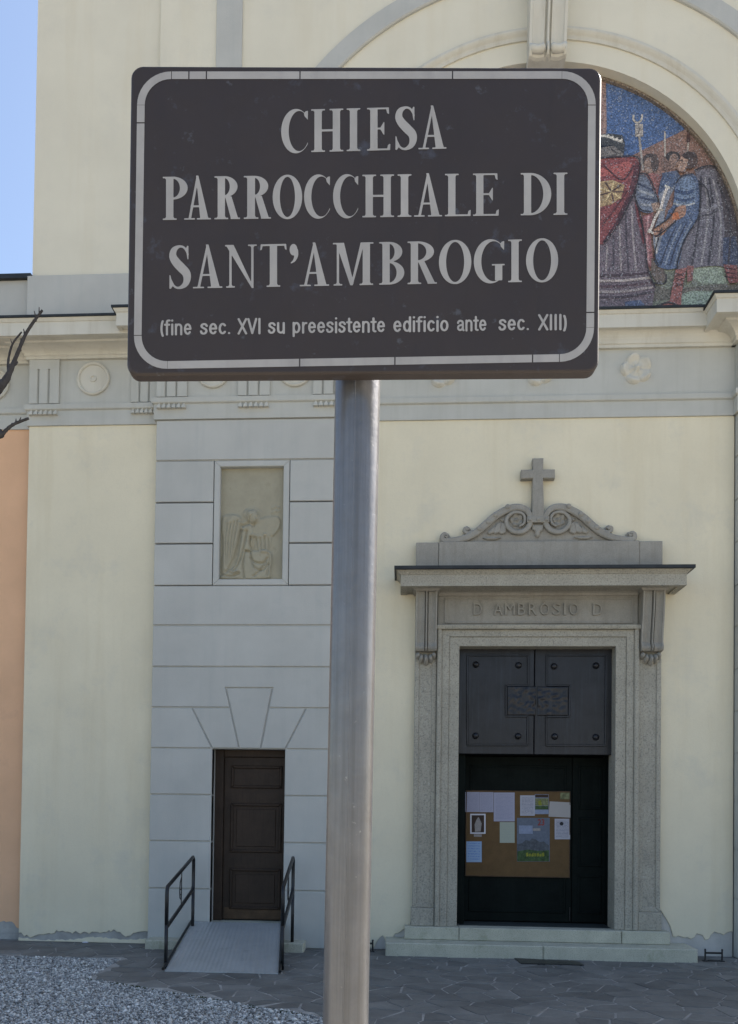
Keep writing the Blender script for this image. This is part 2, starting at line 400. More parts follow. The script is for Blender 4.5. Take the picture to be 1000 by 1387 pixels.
# gravel: loose stones on the courtyard
def gravel(n=115000):
    X = rng.uniform(-6.2, .1, n*2); Y = rng.uniform(-5.6, -1.0, n*2)
    # vectorised inside test against the pavement
    r = np.zeros(len(X), bool)
    for i in range(len(pave)):
        (x0, y0), (x1, y1) = pave[i-1], pave[i]
        if y0 == y1: continue
        c = ((y0 > Y) != (y1 > Y)) & (X < (x1-x0)*(Y-y0)/(y1-y0)+x0); r ^= c
    k = np.where(~r)[0][:n]; X = X[k]; Y = Y[k]; n = len(k)
    s = rng.lognormal(math.log(.0082), .36, n)
    oc = np.array([(1, 0, 0), (-1, 0, 0), (0, 1, 0), (0, -1, 0), (0, 0, 1), (0, 0, -1)], float)
    V = np.repeat(oc[None], n, 0)*rng.uniform(.65, 1.25, (n, 6, 1))+rng.normal(0, .14, (n, 6, 3))
    a = rng.uniform(0, 6.28, n); ca, sa = np.cos(a)[:, None], np.sin(a)[:, None]
    V[:, :, 0] *= 1.2; V[:, :, 2] *= .75
    x = V[:, :, 0]*ca-V[:, :, 1]*sa; y = V[:, :, 0]*sa+V[:, :, 1]*ca
    V = np.stack([x, y, V[:, :, 2]], 2)*s[:, None, None]
    V += np.stack([X, Y, -.024+s*.6+rng.uniform(0, .012, n)], 1)[:, None, :]
    T = np.array([(0, 2, 4), (2, 1, 4), (1, 3, 4), (3, 0, 4), (2, 0, 5), (1, 2, 5), (3, 1, 5), (0, 3, 5)])
    Fc = (T[None]+6*np.arange(n)[:, None, None]).reshape(-1, 3)
    me = bpy.data.meshes.new('gravel'); me.vertices.add(6*n); me.vertices.foreach_set('co', V.reshape(-1).astype(np.float32))
    me.loops.add(len(Fc)*3); me.loops.foreach_set('vertex_index', Fc.reshape(-1).astype(np.int32))
    me.polygons.add(len(Fc)); me.polygons.foreach_set('loop_start', np.arange(0, 3*len(Fc), 3, dtype=np.int32)); me.polygons.foreach_set('loop_total', np.full(len(Fc), 3, np.int32))
    me.update(calc_edges=True); me.validate()
    at_ = me.attributes.new('shade', 'FLOAT', 'POINT'); at_.data.foreach_set('value', np.repeat(rng.beta(2.0, 2.6, n), 6).astype(np.float32))
    me.materials.append(M['gravel_stone'])
    return link(bpy.data.objects.new('gravel', me))
tag(gravel(), 'loose grey gravel covering the courtyard left of the pole', 'gravel', kind='stuff')
def moss():
    mb = MB()
    segs = list(zip(edge[2:-1], edge[3:]))
    for (a, b) in segs:
        L = math.hypot(b[0]-a[0], b[1]-a[1])
        for k in range(int(L*650)):
            t = random.random(); dens = .5+.5*math.sin(t*9+a[0]*7)
            if random.random() > dens: continue
            x = a[0]+(b[0]-a[0])*t; y = a[1]+(b[1]-a[1])*t-abs(random.gauss(0, .022)); h = random.uniform(.006, .028); q = random.uniform(.004, .012)
            dx, dy = random.uniform(-q, q), random.uniform(-q, q)
            mb.add([(x-q, y-q*.3, -.022), (x+q, y+q*.2, -.022), (x, y+q, -.022), (x+dx, y+dy, -.02+h)], [(0, 1, 3), (1, 2, 3), (2, 0, 3)])
    return mb.build('moss', 'moss')
tag(moss(), 'strip of green moss along the edge of the dark paving', 'moss', kind='stuff')

# ================================================================ CHURCH
XC = 1.63                                     # axis of the facade
church = empty('church_building', (XC, 0, 0))
tag(church, 'cream and grey church facade with stone portal, arched mosaic and side door', 'church')
mir = lambda x: 2*XC-x
XB, XPL, XPR, XIN = -4.845, -3.15, mir(4.01), 4.01       # bay corner, pier left, pier right, right pier inner edge
YP, YA = -.13, .10                            # pier face, aisle face
Z1 = 6.60                                     # underside of architrave
core = MB()
core.add(*box_g(XB+.02, .6, .26, 18, 0, 7.7)); core.add(*box_g(2*XC-.6, mir(XB)-.02, .26, 18, 0, 7.7))
core.add(*box_g(.6, 2*XC-.6, .262, 18, 3.95, 7.7)); core.add(*box_g(.6, 2*XC-.6, .9, 18, 0, 3.95))
core.add(*box_g(XB-.02, mir(XB)+.02, .40, 18, 7.7, 14.5)); core.add(*box_g(-12, XB, .3, 18, 0, 8.5)); core.add(*box_g(mir(XB), 15, .3, 18, 0, 8.5))
core.build('wall_core', 'mortar', church)
def jag(x0, x1, zs, step=.035, amp=.02):
    """rough broken plaster edge from x0 to x1 following the control points zs=[(x,z)]"""
    out = []; n = max(2, int(abs(x1-x0)/step)); xs = [p[0] for p in zs]; ys = [p[1] for p in zs]
    for i in range(n+1):
        x = x0+(x1-x0)*i/n; z = float(np.interp(x, xs, ys))+random.uniform(-amp, amp)*(0 if i in (0, n) else 1); out.append((x+(0 if i in (0, n) else random.uniform(-.01, .01)), z))
    return out
# --- left cream bay: mortar backing, plaster with a broken foot and a surviving skirt
box('bay_backing', XB, XPL, .014, .26, 0, Z1, 'mortar', church)
pb = lambda px, py, Y=0.: at(px, py, Y)
brk = [pb(*p) for p in ((25, 1264), (42, 1270), (62, 1265), (82, 1261), (110, 1264), (135, 1263), (158, 1260), (168, 1269), (185, 1263), (199, 1263))]
brk[0] = (XB, brk[0][1]); brk[-1] = (XPL, brk[-1][1])
prism('plaster_coat', jag(XB, XPL, brk)+[(XPL, Z1), (XB, Z1)], 0, .02, 'cream_plaster', church, .003)
sk = [pb(*p) for p in ((25, 1270), (45, 1273), (80, 1274), (105, 1272), (122, 1269), (140, 1270), (170, 1273), (199, 1272))]; sk[0] = (XB, sk[0][1]); sk[-1] = (XPL, sk[-1][1])
prism('plaster_skirt', [(XB, .002), (XPL, .002)]+jag(XPL, XB, sk[::-1] and sorted(sk), amp=.01), -.006, .02, 'cream_plaster', church, .002)
# --- salmon aisle on the far left
box('aisle_wall', -12, XB, YA, .3, .08, Z1, 'salmon_plaster', church)
box('aisle_skirt', -12, XB, YA-.012, .3, 0, .078, 'mortar', church)
ab = [pb(*p, YA) for p in ((-40, 1250), (0, 1249), (14, 1248), (22, 1256), (26, 1262))]
prism('bare_patch', [(-6.5, .08), (XB-.002, .08)]+[(x, z) for x, z in jag(XB-.002, -6.5, sorted([(-6.5, ab[0][1]), (ab[1][0], ab[1][1]), (ab[2][0], ab[2][1]), (XB-.002, ab[4][1])]), amp=.012)], YA-.004, YA+.01, 'mortar', church)
# --- central wall with the portal opening, plaster broken at the foot beside the steps
PO = .96                                       # half width of the portal opening
def zz(px, py, Y=0.): return at(px, py, Y)
lft = [zz(505, 1285), zz(519, 1279), zz(519, 1264), zz(540, 1262), zz(554, 1255), zz(557, 1238), zz(560, 1230)]
rgt = [zz(898, 1234), zz(905, 1250), zz(912, 1268), zz(935, 1271), zz(945, 1264), zz(950, 1264), zz(958, 1274), zz(968, 1264), zz(980, 1266), zz(990, 1262)]
lft = sorted(lft); rgt = sorted(rgt)
cw = [(XPR, lft[0][1])]+jag(XPR+.001, XC-PO-.1, lft+[(XC-PO-.1, lft[-1][1])])[1:]+[(XC-PO-.1, 3.9), (XC+PO+.1, 3.9)]+jag(XC+PO+.1, XIN, [(XC+PO+.1, rgt[0][1])]+rgt+[(XIN, rgt[-1][1])])+[(XIN, Z1), (XPR, Z1)]
prism('plaster_coat', cw, 0, .02, 'cream_plaster', church, .003)
prism('central_backing', [(XPR, 0), (XC-PO, 0), (XC-PO, 3.88), (XC+PO, 3.88), (XC+PO, 0), (XIN, 0), (XIN, Z1), (XPR, Z1)], .014, .262, 'old_plaster', church)
# --- rusticated piers: blocks with recessed joints
ZJ = [0, .71, 1.30, 1.88, 2.46, 2.97, 3.48, 4.0, 4.5, 5.03, 5.55, 6.08, Z1]
DX0, DX1 = -2.365, -1.45                      # side door
RX0, RX1, RZ0, RZ1 = -2.40, -1.44, 4.50, 6.08 # relief frame
G = .009
def block(poly): prism('block', inset(poly, G), YP, .0, 'grey_plaster', church, .006)
box('pier_backing', XPL+.02, DX0, YP+.02, .262, 0, RZ0, 'grey_plaster', church)
box('pier_backing', DX1, XPR-.02, YP+.02, .262, 0, RZ0, 'grey_plaster', church)
box('pier_backing', DX0, DX1, YP+.02, .262, ZJ[4], RZ0, 'grey_plaster', church)
box('pier_backing', XPL+.02, XPR-.02, -.04, .262, RZ0, RZ1, 'grey_plaster', church)
box('pier_backing', XPL+.02, XPR-.02, YP+.02, .262, RZ1, Z1, 'grey_plaster', church)
kz = at(337, 932, YP)[1]; kx0, kx1 = at(306, 932, YP)[0], at(369, 932, YP)[0]; kb0, kb1 = at(324, 1016, YP)[0], at(353, 1016, YP)[0]
vx0, vx1 = at(260, 959, YP)[0], at(415, 960, YP)[0]
zt, zm, zd = ZJ[6], ZJ[5], ZJ[4]
kl = kb0+(kx0-kb0)*(zm-zd)/(kz-zd); kr = kb1+(kx1-kb1)*(zm-zd)/(kz-zd)   # keystone flanks at the joint height
for i in range(12):
    a, b = ZJ[i], ZJ[i+1]
    if i < 4:
        block(rect(XPL, DX0+G, a, b)); block(rect(DX1-G, XPR, a, b))
    elif i == 4:
        block([(XPL, a), (DX0, a), (vx0, b), (XPL, b)]); block([(DX1, a), (XPR, a), (XPR, b), (vx1, b)])
        block([(DX0, a), (kb0, a), (kl, b), (vx0, b)]); block([(kb1, a), (DX1, a), (vx1, b), (kr, b)])
        block([(kb0, a), (kb1, a), (kx1, kz), (kx0, kz)])
    elif i == 5:
        block([(XPL, a), (kl, a), (kx0, kz), (kx1, kz), (kr, a), (XPR, a), (XPR, b), (XPL, b)])
    elif RZ0 <= a < RZ1-.01:
        block(rect(XPL, RX0+G*.6, a, b)); block(rect(RX1-G*.6, XPR, a, b))
    else: block(rect(XPL, XPR, a, b))
    block(rect(XIN, mir(XPL), a, b))
box('pier_backing', XIN+.02, mir(XPL)-.02, YP+.02, .262, 0, Z1, 'grey_plaster', church)
prism('bay_wall', rect(mir(XPL), mir(XB), 0, Z1), 0, .262, 'cream_plaster', church)
box('aisle_wall', mir(XB), 15, YA, .3, 0, Z1, 'salmon_plaster', church)
# --- relief: frame and carved panel (an angel with a scroll)
fr = church
def frame4(name, x0, x1, z0, z1, t, yf, yb, material, parent, bev=.004):
    mb = MB()
    mb.add(*prism_g([(x0, z0), (x1, z0), (x1-t, z0+t), (x0+t, z0+t)], yf, yb, bev)); mb.add(*prism_g([(x0+t, z1-t), (x1-t, z1-t), (x1, z1), (x0, z1)], yf, yb, bev))
    mb.add(*prism_g([(x0, z0), (x0+t, z0+t), (x0+t, z1-t), (x0, z1)], yf, yb, bev)); mb.add(*prism_g([(x1-t, z0+t), (x1, z0), (x1, z1), (x1-t, z1-t)], yf, yb, bev))
    return mb.build(name, material, parent)
frame4('relief_frame', RX0+G*.6, RX1-G*.6, RZ0+G*.6, RZ1-G*.6, .075, YP+.004, -.03, 'grey_plaster', church, .008)
def height_panel(name, x0, x1, z0, z1, yb, nx, nz, H, material, parent):
    v = []; f = []
    for j in range(nz):
        for i in range(nx): v.append((x0+(x1-x0)*i/(nx-1), yb-H[j, i], z0+(z1-z0)*j/(nz-1)))
    for j in range(nz-1):
        for i in range(nx-1): k = j*nx+i; f.append((k, k+1, k+nx+1, k+nx))
    return obj(name, v, f, material, parent, smooth=True)
def relief_field(nx, nz):
    # drawing space: zoomed photo units, panel spans x 122..772, y 165..1278
    xs = np.linspace(122, 772, nx); ys = np.linspace(1278, 165, nz); X, Y = np.meshgrid(xs, ys)
    def pip(poly):
        r = np.zeros(X.shape, bool)
        for i in range(len(poly)):
            (x0, y0), (x1, y1) = poly[i-1], poly[i]
            if y0 == y1: continue
            r ^= ((y0 > Y) != (y1 > Y)) & (X < (x1-x0)*(Y-y0)/(y1-y0)+x0)
        return r
    def blur(A, n):
        for _ in range(n):
            A = (np.roll(A, 1, 0)+np.roll(A, -1, 0)+2*A)/4; A = (np.roll(A, 1, 1)+np.roll(A, -1, 1)+2*A)/4
        return A
    H = np.zeros(X.shape)
    def shape(poly, h, b=2): 
        nonlocal H
        H = np.maximum(H, 0)+0; m_ = pip([tuple(p) for p in smooth_path(poly+[poly[0]], 4)]).astype(float); H = H+h*(.6*blur(m_, b)+.4*blur(m_, b*5))
    def ell(cx, cy, a, b, h):
        nonlocal H
        H = H+h*np.sqrt(np.clip(1-((X-cx)/a)**2-((Y-cy)/b)**2, 0, 1))
    def crease(pts, wd, h):
        nonlocal H
        P = smooth_path(pts, 6); D = np.full(X.shape, 1e9)
        for a, b in zip(P[:-1], P[1:]):
            d = b-a; L = d@d+1e-9; t = np.clip(((X-a[0])*d[0]+(Y-a[1])*d[1])/L, 0, 1); D = np.minimum(D, np.hypot(X-a[0]-t*d[0], Y-a[1]-t*d[1]))
        H = H+h*1.7*np.exp(-(D/(wd*.9))**2)
    shape([(150, 640), (250, 625), (330, 650), (340, 720), (310, 880), (270, 1050), (200, 1180), (150, 1190), (160, 900), (140, 760)], .016)      # wing
    shape([(190, 720), (240, 640), (300, 640), (330, 700), (300, 880), (250, 1060), (210, 1150), (170, 1160), (170, 900)], .010)
    shape([(350, 770), (400, 735), (450, 740), (470, 830), (450, 980), (640, 1000), (640, 1180), (600, 1262), (180, 1262), (150, 1230), (280, 1140), (330, 950)], .026)  # body, lap
    shape([(470, 700), (560, 660), (690, 650), (725, 690), (720, 760), (660, 830), (560, 850), (480, 830)], .013)                                # scroll
    shape([(470, 820), (560, 850), (640, 850), (620, 980), (520, 990), (470, 930)], .012)
    ell(445, 640, 105, 95, .008); ell(455, 650, 62, 72, .030); ell(490, 665, 34, 52, .010); ell(400, 620, 50, 45, .012); ell(350, 715, 45, 22, .012); ell(375, 765, 42, 30, .012)
    ell(465, 835, 22, 22, .015); ell(582, 828, 20, 18, .014); ell(500, 680, 18, 10, .008); ell(585, 995, 45, 22, .012)
    crease([(505, 610), (512, 640), (500, 665), (508, 680), (495, 700), (470, 740)], 6, -.007)
    crease([(410, 640), (430, 690), (400, 720), (340, 730)], 7, -.007); crease([(360, 690), (400, 690), (440, 640), (500, 610)], 6, .004)
    for k in range(4): crease([(200+k*34, 720-10*k), (180+k*30, 880), (185+k*22, 1050), (190+k*14, 1150)], 7, -.008)
    crease([(345, 780), (320, 900), (270, 1060), (220, 1170)], 9, -.012); crease([(400, 800), (370, 950), (320, 1110), (250, 1200)], 9, -.010)
    crease([(440, 850), (430, 920), (450, 990)], 8, -.016); crease([(385, 990), (440, 995)], 9, -.02)
    crease([(380, 1010), (365, 1120), (380, 1250)], 9, -.010); crease([(440, 1010), (470, 1090), (560, 1110), (610, 1060)], 9, -.012)
    crease([(440, 1060), (480, 1150), (560, 1180), (620, 1120)], 9, -.009); crease([(470, 1240), (540, 1180), (600, 1100)], 8, -.009); crease([(620, 1010), (630, 1100), (610, 1230)], 8, -.008)
    crease([(220, 1180), (270, 1200), (320, 1185)], 8, .010); crease([(160, 1220), (240, 1240), (330, 1210)], 8, -.010)
    for k in range(4): crease([(490+k*42, 860), (500+k*40, 920), (510+k*36, 985)], 7, -.008)
    crease([(700, 650), (728, 700), (715, 770), (660, 835)], 8, .006)
    for cx, cy in ((655, 560), (690, 590), (715, 555), (680, 545), (660, 600), (720, 590)): ell(cx, cy, 17, 15, .006)
    H = blur(H, 1); H += .0012*blur(rng.normal(0, 1, X.shape), 2)
    H[:, 0] = H[:, -1] = 0
    return np.clip(H*1.9, 0, .1)
height_panel('relief_panel', RX0+.075, RX1-.075, RZ0+.075, RZ1-.075, -.048, 120, 205, relief_field(120, 205), 'relief_stone', church)
# --- entablature, section by section
def entab(x0, x1, yf, prof, lret, rret, yb=.25, flash=True, fm='frieze_plaster'):
    mould('architrave', [(0, Z1), (.022, Z1), (.022, 6.79), (.045, 6.80), (.05, 6.81), (.05, 6.865), (.03, 6.875), (.0, 6.88)], x0, x1, yf, yb, fm, church, lret, rret)
    box('frieze', x0, x1, yf, yb, 6.88, 7.45, fm, church)
    mould('cornice', prof, x0, x1, yf, yb, 'trim_plaster', church, lret, rret)
    if flash:
        p, z = prof[-1]
        mould('flashing', [(0, z), (p+.012, z), (p+.016, z+.004), (p+.016, z+.03), (0, z+.09)], x0, x1, yf, yb+.1, 'flashing', church, lret, rret)
def cprof(c, zb):
    b = [(0, 7.45), (.045, 7.45), (.045, 7.485), (.06, 7.495)]
    n = 6; r = max(.08, min(.17, c*.45))
    for i in range(n+1):
        a = i/n*math.pi/2; b.append((.06+r*(1-math.cos(a)), 7.495+(zb-.005-7.495)*math.sin(a)))
    b += [(.075+r, zb+.012), (c-.05, zb+.012), (c-.05, zb-.006), (c, zb-.006), (c, zb+.155), (c+.012, zb+.16), (c+.035, zb+.195)]
    return b
entab(-12, XB, YA, cprof(.47, 7.57), False, False)
entab(XB, XPL, 0, cprof(.40, 7.575), True, False)
entab(XPL, XPR, YP, cprof(.40, 7.60), True, True)
entab(XPR, XIN, 0, cprof(.19, 7.63), False, False)
entab(XIN, mir(XPL), YP, cprof(.40, 7.60), True, True)
entab(mir(XPL), mir(XB), 0, cprof(.40, 7.575), False, True)
entab(mir(XB), 15, YA, cprof(.47, 7.57), False, False)
def triglyph(x0, x1, yf):
    w_ = x1-x0; y = yf-.024; d = .016; zz0, zz1 = 6.882, 7.448; mb = MB()
    prof = [(0, 0), (.0, .034), (.26, .034), (.30, .004), (.34, .034), (.61, .034), (.65, .004), (.69, .034), (1, .034), (1, 0)]
    v = []
    for z in (zz0, zz1-.12): v += [(x0+u*w_, yf-h, z) for u, h in prof]
    n = len(prof); f = [(i, i+1, n+i+1, n+i) for i in range(n-1)]+[tuple(range(n))]
    mb.add(v, f); mb.add(*box_g(x0-.002, x1+.002, yf-.036, yf, zz1-.12, zz1))
    t = mb.build('triglyph', 'frieze_plaster', church)
    mb = MB(); s = w_/6.2
    for k in range(6):
        c = x0+w_*(.09+.164*k)
        for q in (0,):
            a, b_ = s*.12, s*.43; zt_, zb_ = 6.80, 6.725
            v = [(c-a, yf-.03, zt_), (c+a, yf-.03, zt_), (c+a, yf-.02, zt_), (c-a, yf-.02, zt_), (c-b_, yf-.075, zb_), (c+b_, yf-.075, zb_), (c+b_, yf-.02, zb_), (c-b_, yf-.02, zb_)]
            mb.add(v, [(0, 1, 5, 4), (1, 2, 6, 5), (3, 0, 4, 7), (0, 3, 2, 1), (4, 5, 6, 7)])
    g_ = mb.build('guttae', 'trim_plaster', t)
    return t
def disc(cx, yf, z=7.19, R=.2):
    p = lathe_g([(R+.012, 0), (R+.012, .03), (R-.002, .042), (R-.018, .034), (R-.026, .010), (.07, .013), (.045, .016), (.042, .03), (.03, .032), (.026, .02), (.01, .022)], cx, yf, z, 32)
    return obj('roundel', *p, 'trim_plaster', church, smooth=False)
tg = []
a0, a1 = at(40, 510, 0)[0], at(80, 510, 0)[0]; tw = a1-a0
triglyph(XB+.004, XB+.004+tw, 0); triglyph(XPL-.355, XPL-.004, 0)
disc(at(127, 511, 0)[0], 0, 7.2)
for px0, px1 in ((212, 254), (323, 366)): triglyph(max(XPL+.012, at(px0, 530, YP)[0]), at(px1, 530, YP)[0], YP)
triglyph(XPR-.41, XPR-.012, YP)
for px in (289, 400): disc(at(px, 510, YP)[0], YP, 7.2)
for x in (mir(XPL)-.012-.39, (XIN+mir(XPL))/2-.2, XIN+.012): triglyph(x, x+.39, YP)
for x in (XIN+.70, mir(XPL)-.70): disc(x, YP, 7.2)
for x in (-6.2, -7.3): disc(x, YA, 7.2)
disc(at(-3, 511, YA)[0]-.05, YA, 7.2)
triglyph(-5.95, -5.56, YA)
def rosette_g(cx, yf, cz, R, petals=5, depth=.05, nr=9, nt=60, ph=.3):
    v = []; f = []
    for i in range(nr+1):
        for k in range(nt):
            a = 2*math.pi*k/nt; t = i/nr; lob = abs(math.cos(petals/2*(a+ph)))
            r = t*R*(.80+.20*lob**.6)
            if t < .2: h = depth*(.40+.45*math.sqrt(max(0, 1-(t/.2)**2)))
            elif t < .45: h = depth*(.12+.28*math.sin((t-.2)/.25*math.pi))*(.6+.4*lob)
            else: h = depth*(.10+.62*math.sin((t-.45)/.47*math.pi*.55)**1.4)*(.05+.95*lob**.75)
            if i == nr: h = 0
            v.append((cx+r*math.sin(a), yf-h, cz+r*math.cos(a)))
    for i in range(nr):
        for k in range(nt): j = (k+1) % nt; f.append((i*nt+k, i*nt+j, (i+1)*nt+j, (i+1)*nt+k))
    return v, f
for x in (2.825, XC, 2*XC-2.825): obj('rosette', *rosette_g(x, 0, 7.2, .195, 5, .10), 'trim_plaster', church, smooth=True)
# --- upper storey
AX, AZ = 1.67, 8.62                            # centre of the lunette
RL = 2.50; YM = .17
XW = at(218, 50, .02)[0]
ZT = 14.5
arch = [(AX+RL, 7.62)]+arc_pts(AX, AZ, RL, 0, math.pi, 48)+[(AX-RL, 7.62)]
prism('upper_wall', [(XW, 7.62)]+arch[::-1]+[(mir(XW), 7.62), (mir(XW), ZT), (XW, ZT)], 0, .41, 'upper_plaster', church)
for x0, x1 in ((at(48, 200, .06)[0], XW), (mir(XW), mir(at(48, 200, .06)[0]))): prism('upper_wing', rect(x0, x1, 7.62, ZT), .05, .41, 'upper_plaster', church)
XU = at(48, 200, .06)[0]
box('upper_plinth', XU-.03, AX-RL-.7, -.035, .3, 7.62, at(100, 372, -.03)[1], 'grey_plaster', church, .006); box('upper_plinth', AX+RL+.7, mir(XU)+.03, -.035, .3, 7.62, 8.6, 'grey_plaster', church, .006)
l0, l1 = at(293.2, 40, -.02)[0], at(328.3, 40, -.02)[0]
box('lesene', l0, l1, -.022, .1, 8.62, ZT, 'grey_plaster', church, .004); box('lesene', mir(l1), mir(l0), -.022, .1, 8.62, ZT, 'grey_plaster', church, .004)
prism('gable', [(XU-.3, ZT), (mir(XU)+.3, ZT), (XC, ZT+2.6)], -.3, 18, 'trim_plaster', church)
box('aisle_attic', -12, XU-.002, .06, .32, 7.62, 8.545, 'grey_plaster', church); box('aisle_coping', -12, XU-.002, .0, .5, 8.545, 8.605, 'flashing', church)
box('aisle_attic', mir(XU)+.035, 15, .06, .32, 7.62, 8.545, 'grey_plaster', church); box('aisle_coping', mir(XU)+.035, 15, .0, .5, 8.545, 8.605, 'flashing', church)
def arch_mould(name, prof, material):
    """prof = [(radius, projection)] swept round the lunette and down to the cornice"""
    path = [(0, 7.72-AZ)]+[(a, None) for a in np.linspace(0, math.pi, 65)]+[(math.pi, 7.72-AZ)]
    v = []; f = []; n = len(prof)
    for a, dz in path:
        for r, p in prof: v.append((AX+r*math.cos(a), -p, AZ+(r*math.sin(a) if dz is None else dz)))
    for i in range(len(path)-1):
        for k in range(n-1): f.append((i*n+k, i*n+k+1, i*n+n+k+1, i*n+n+k))
    return obj(name, v, f, material, church)
arch_mould('outer_arch', [(3.575, -.01), (3.575, .03), (3.59, .045), (3.625, .045), (3.63, .038), (3.815, .034), (3.82, -.01)], 'grey_plaster')
arch_mould('archivolt', [(2.765, -.01), (2.765, .022), (2.79, .028), (2.795, .018), (2.815, .026), (2.84, .048), (2.86, .060), (2.875, .062), (2.88, .05), (2.91, .046), (2.93, -.01)], 'trim_plaster')
# keystone console over the lunette
def console_g(x0, x1, prof, ribs, nx=25):
    """prof = [(y, z)] front line from top to bottom; ribs(u) extra projection across the width"""
    v = []; f = []
    for i, (y, z) in enumerate(prof):
        for k in range(nx):
            u = k/(nx-1); x = x0+(x1-x0)*u; v.append((x, y-ribs(u, i/(len(prof)-1)), z))
        v.append((x1, .05, z)); v.append((x0, .05, z))
    n = nx+2
    for i in range(len(prof)-1):
        for k in range(n): j = (k+1) % n; f.append((i*n+k, i*n+j, (i+1)*n+j, (i+1)*n+k))
    f.append(tuple(range(n))); f.append(tuple((len(prof)-1)*n+k for k in range(n))[::-1])
    return v, f
def ribf(d):
    def fn(u, t):
        s = abs(u-.5)
        if s < .045: return d*.9
        if s < .075: return -d*.7
        if s > .42: return d*.5
        return d*(.15-.65*math.sin((s-.075)/.345*math.pi))
    return fn
kp = [(-.30, 12.3), (-.30, 11.75), (-.285, 11.6), (-.25, 11.45), (-.22, 11.30), (-.20, 11.17), (-.215, 11.15), (-.235, 11.12), (-.24, 11.08), (-.23, 11.04), (-.20, 11.01), (-.16, 11.0), (-.05, 11.0)]
obj('keystone', *console_g(1.455, 1.91, kp, ribf(.04), 45), 'trim_plaster', church)
for s in (-1, 1):
    xk = (1.455+1.91)/2+s*.125; obj('keystone_scroll', *tube_g([(xk-.088, -.225, 11.075), (xk-.07, -.232, 11.08), (xk, -.222, 11.078), (xk+.07, -.232, 11.08), (xk+.088, -.225, 11.075)], [.03, .058, .05, .058, .03], 14), 'trim_plaster', church, True)
# --- mosaic lunette: base field and inlaid areas, traced in zoomed photo units (u = px-800, v = py-90, times 4.08)
mosaic_o = prism('mosaic', arch, YM, YM+.2, mosaic((62, 100, 165)), church)
def mz(p): return at(800+p[0]/4.08, 90+p[1]/4.08, YM)
LAY = [0]
def in_arch(x, z):
    if z < 7.63: return (x, 7.63)
    if z > AZ:
        r = math.hypot(x-AX, z-AZ)
        if r > RL-.004: return (AX+(x-AX)*(RL-.004)/r, AZ+(z-AZ)*(RL-.004)/r)
    return (min(max(x, AX-RL+.004), AX+RL-.004), z)
def inlay(name, pts, rgb, smooth=0, tint=(1, 1, .9), side=(0, 1), grow=True):
    LAY[0] += 1; y = YM-.0008-.0004*LAY[0]
    p = [mz(q) for q in pts]
    if smooth: p = [tuple(q) for q in smooth_path(p+[p[0]], smooth)[:-1]]
    for s in side:
        q = [in_arch(x, z) if s == 0 else in_arch(2*AX-x-.1, z) for x, z in p]
        c = rgb if s == 0 else tuple(int(min(255, a*b)) for a, b in zip(rgb, tint))
        q = ccw([a for i, a in enumerate(q) if math.hypot(a[0]-q[i-1][0], a[1]-q[i-1][1]) > 1e-5])
        obj(name, [(x, y, z) for x, z in q], [tuple(range(len(q)))], mosaic(c), mosaic_o)
def inl_stroke(name, pts, wd, rgb, smooth=5, side=(0, 1)):
    P = smooth_path(pts, smooth) if smooth else [np.array(p, float) for p in pts]
    L, R_ = ribbon(P, wd); LAY[0] += 1; y = YM-.0008-.0004*LAY[0]; n = len(L)
    for s in side:
        def cv(q):
            x, z = mz(q); x = x if s == 0 else 2*AX-x-.1; x, z = in_arch(x, z); return (x, y, z)
        v = [cv(q) for q in L]+[cv(q) for q in R_]
        obj(name, v, [(i, i+1, n+i+1, n+i) for i in range(n-1)], mosaic(rgb), mosaic_o)
def ellp(cx, cy, a, b, n=18): return [(cx+a*math.cos(2*math.pi*k/n), cy+b*math.sin(2*math.pi*k/n)) for k in range(n)]
inlay('hill', [(195, 510), (330, 440), (480, 370), (535, 340), (640, 400), (860, 700), (860, 1250), (60, 1250), (60, 560)], (140, 104, 92))
inlay('column', [(-60, 60), (88, 70), (90, 330), (85, 420), (-60, 420)], (150, 118, 112))
inlay('meadow', [(40, 1180), (300, 1135), (560, 1095), (860, 1085), (860, 1400), (40, 1400)], (118, 128, 112))
inlay('meadow_light', [(560, 1110), (640, 1090), (760, 1120), (770, 1200), (620, 1200), (560, 1170)], (140, 160, 142)); inlay('meadow_light', [(500, 1260), (560, 1240), (680, 1245), (640, 1330), (500, 1340)], (138, 162, 146))
inlay('path', [(330, 1190), (420, 1230), (700, 1205), (860, 1200), (860, 1235), (560, 1240), (420, 1290), (330, 1300)], (108, 106, 96))
# standards and spears
inl_stroke('spear', [(270, 390), (280, 480), (292, 575)], 12, (165, 160, 155)); inl_stroke('spear', [(411, 358), (412, 510)], 9, (170, 165, 158)); inl_stroke('spear', [(541, 420), (534, 490)], 9, (175, 168, 160))
inl_stroke('spear', [(545, 345), (541, 420)], 18, (80, 50, 48))
inlay('standard', [(246, 318), (290, 318), (291, 388), (248, 390)], (170, 165, 160)); inl_stroke('standard_mark', [(262, 330), (272, 350), (262, 375)], 8, (110, 105, 105))
inl_stroke('crescent', [(238, 268), (238, 295), (258, 312), (280, 298), (286, 266)], 11, (185, 182, 175))
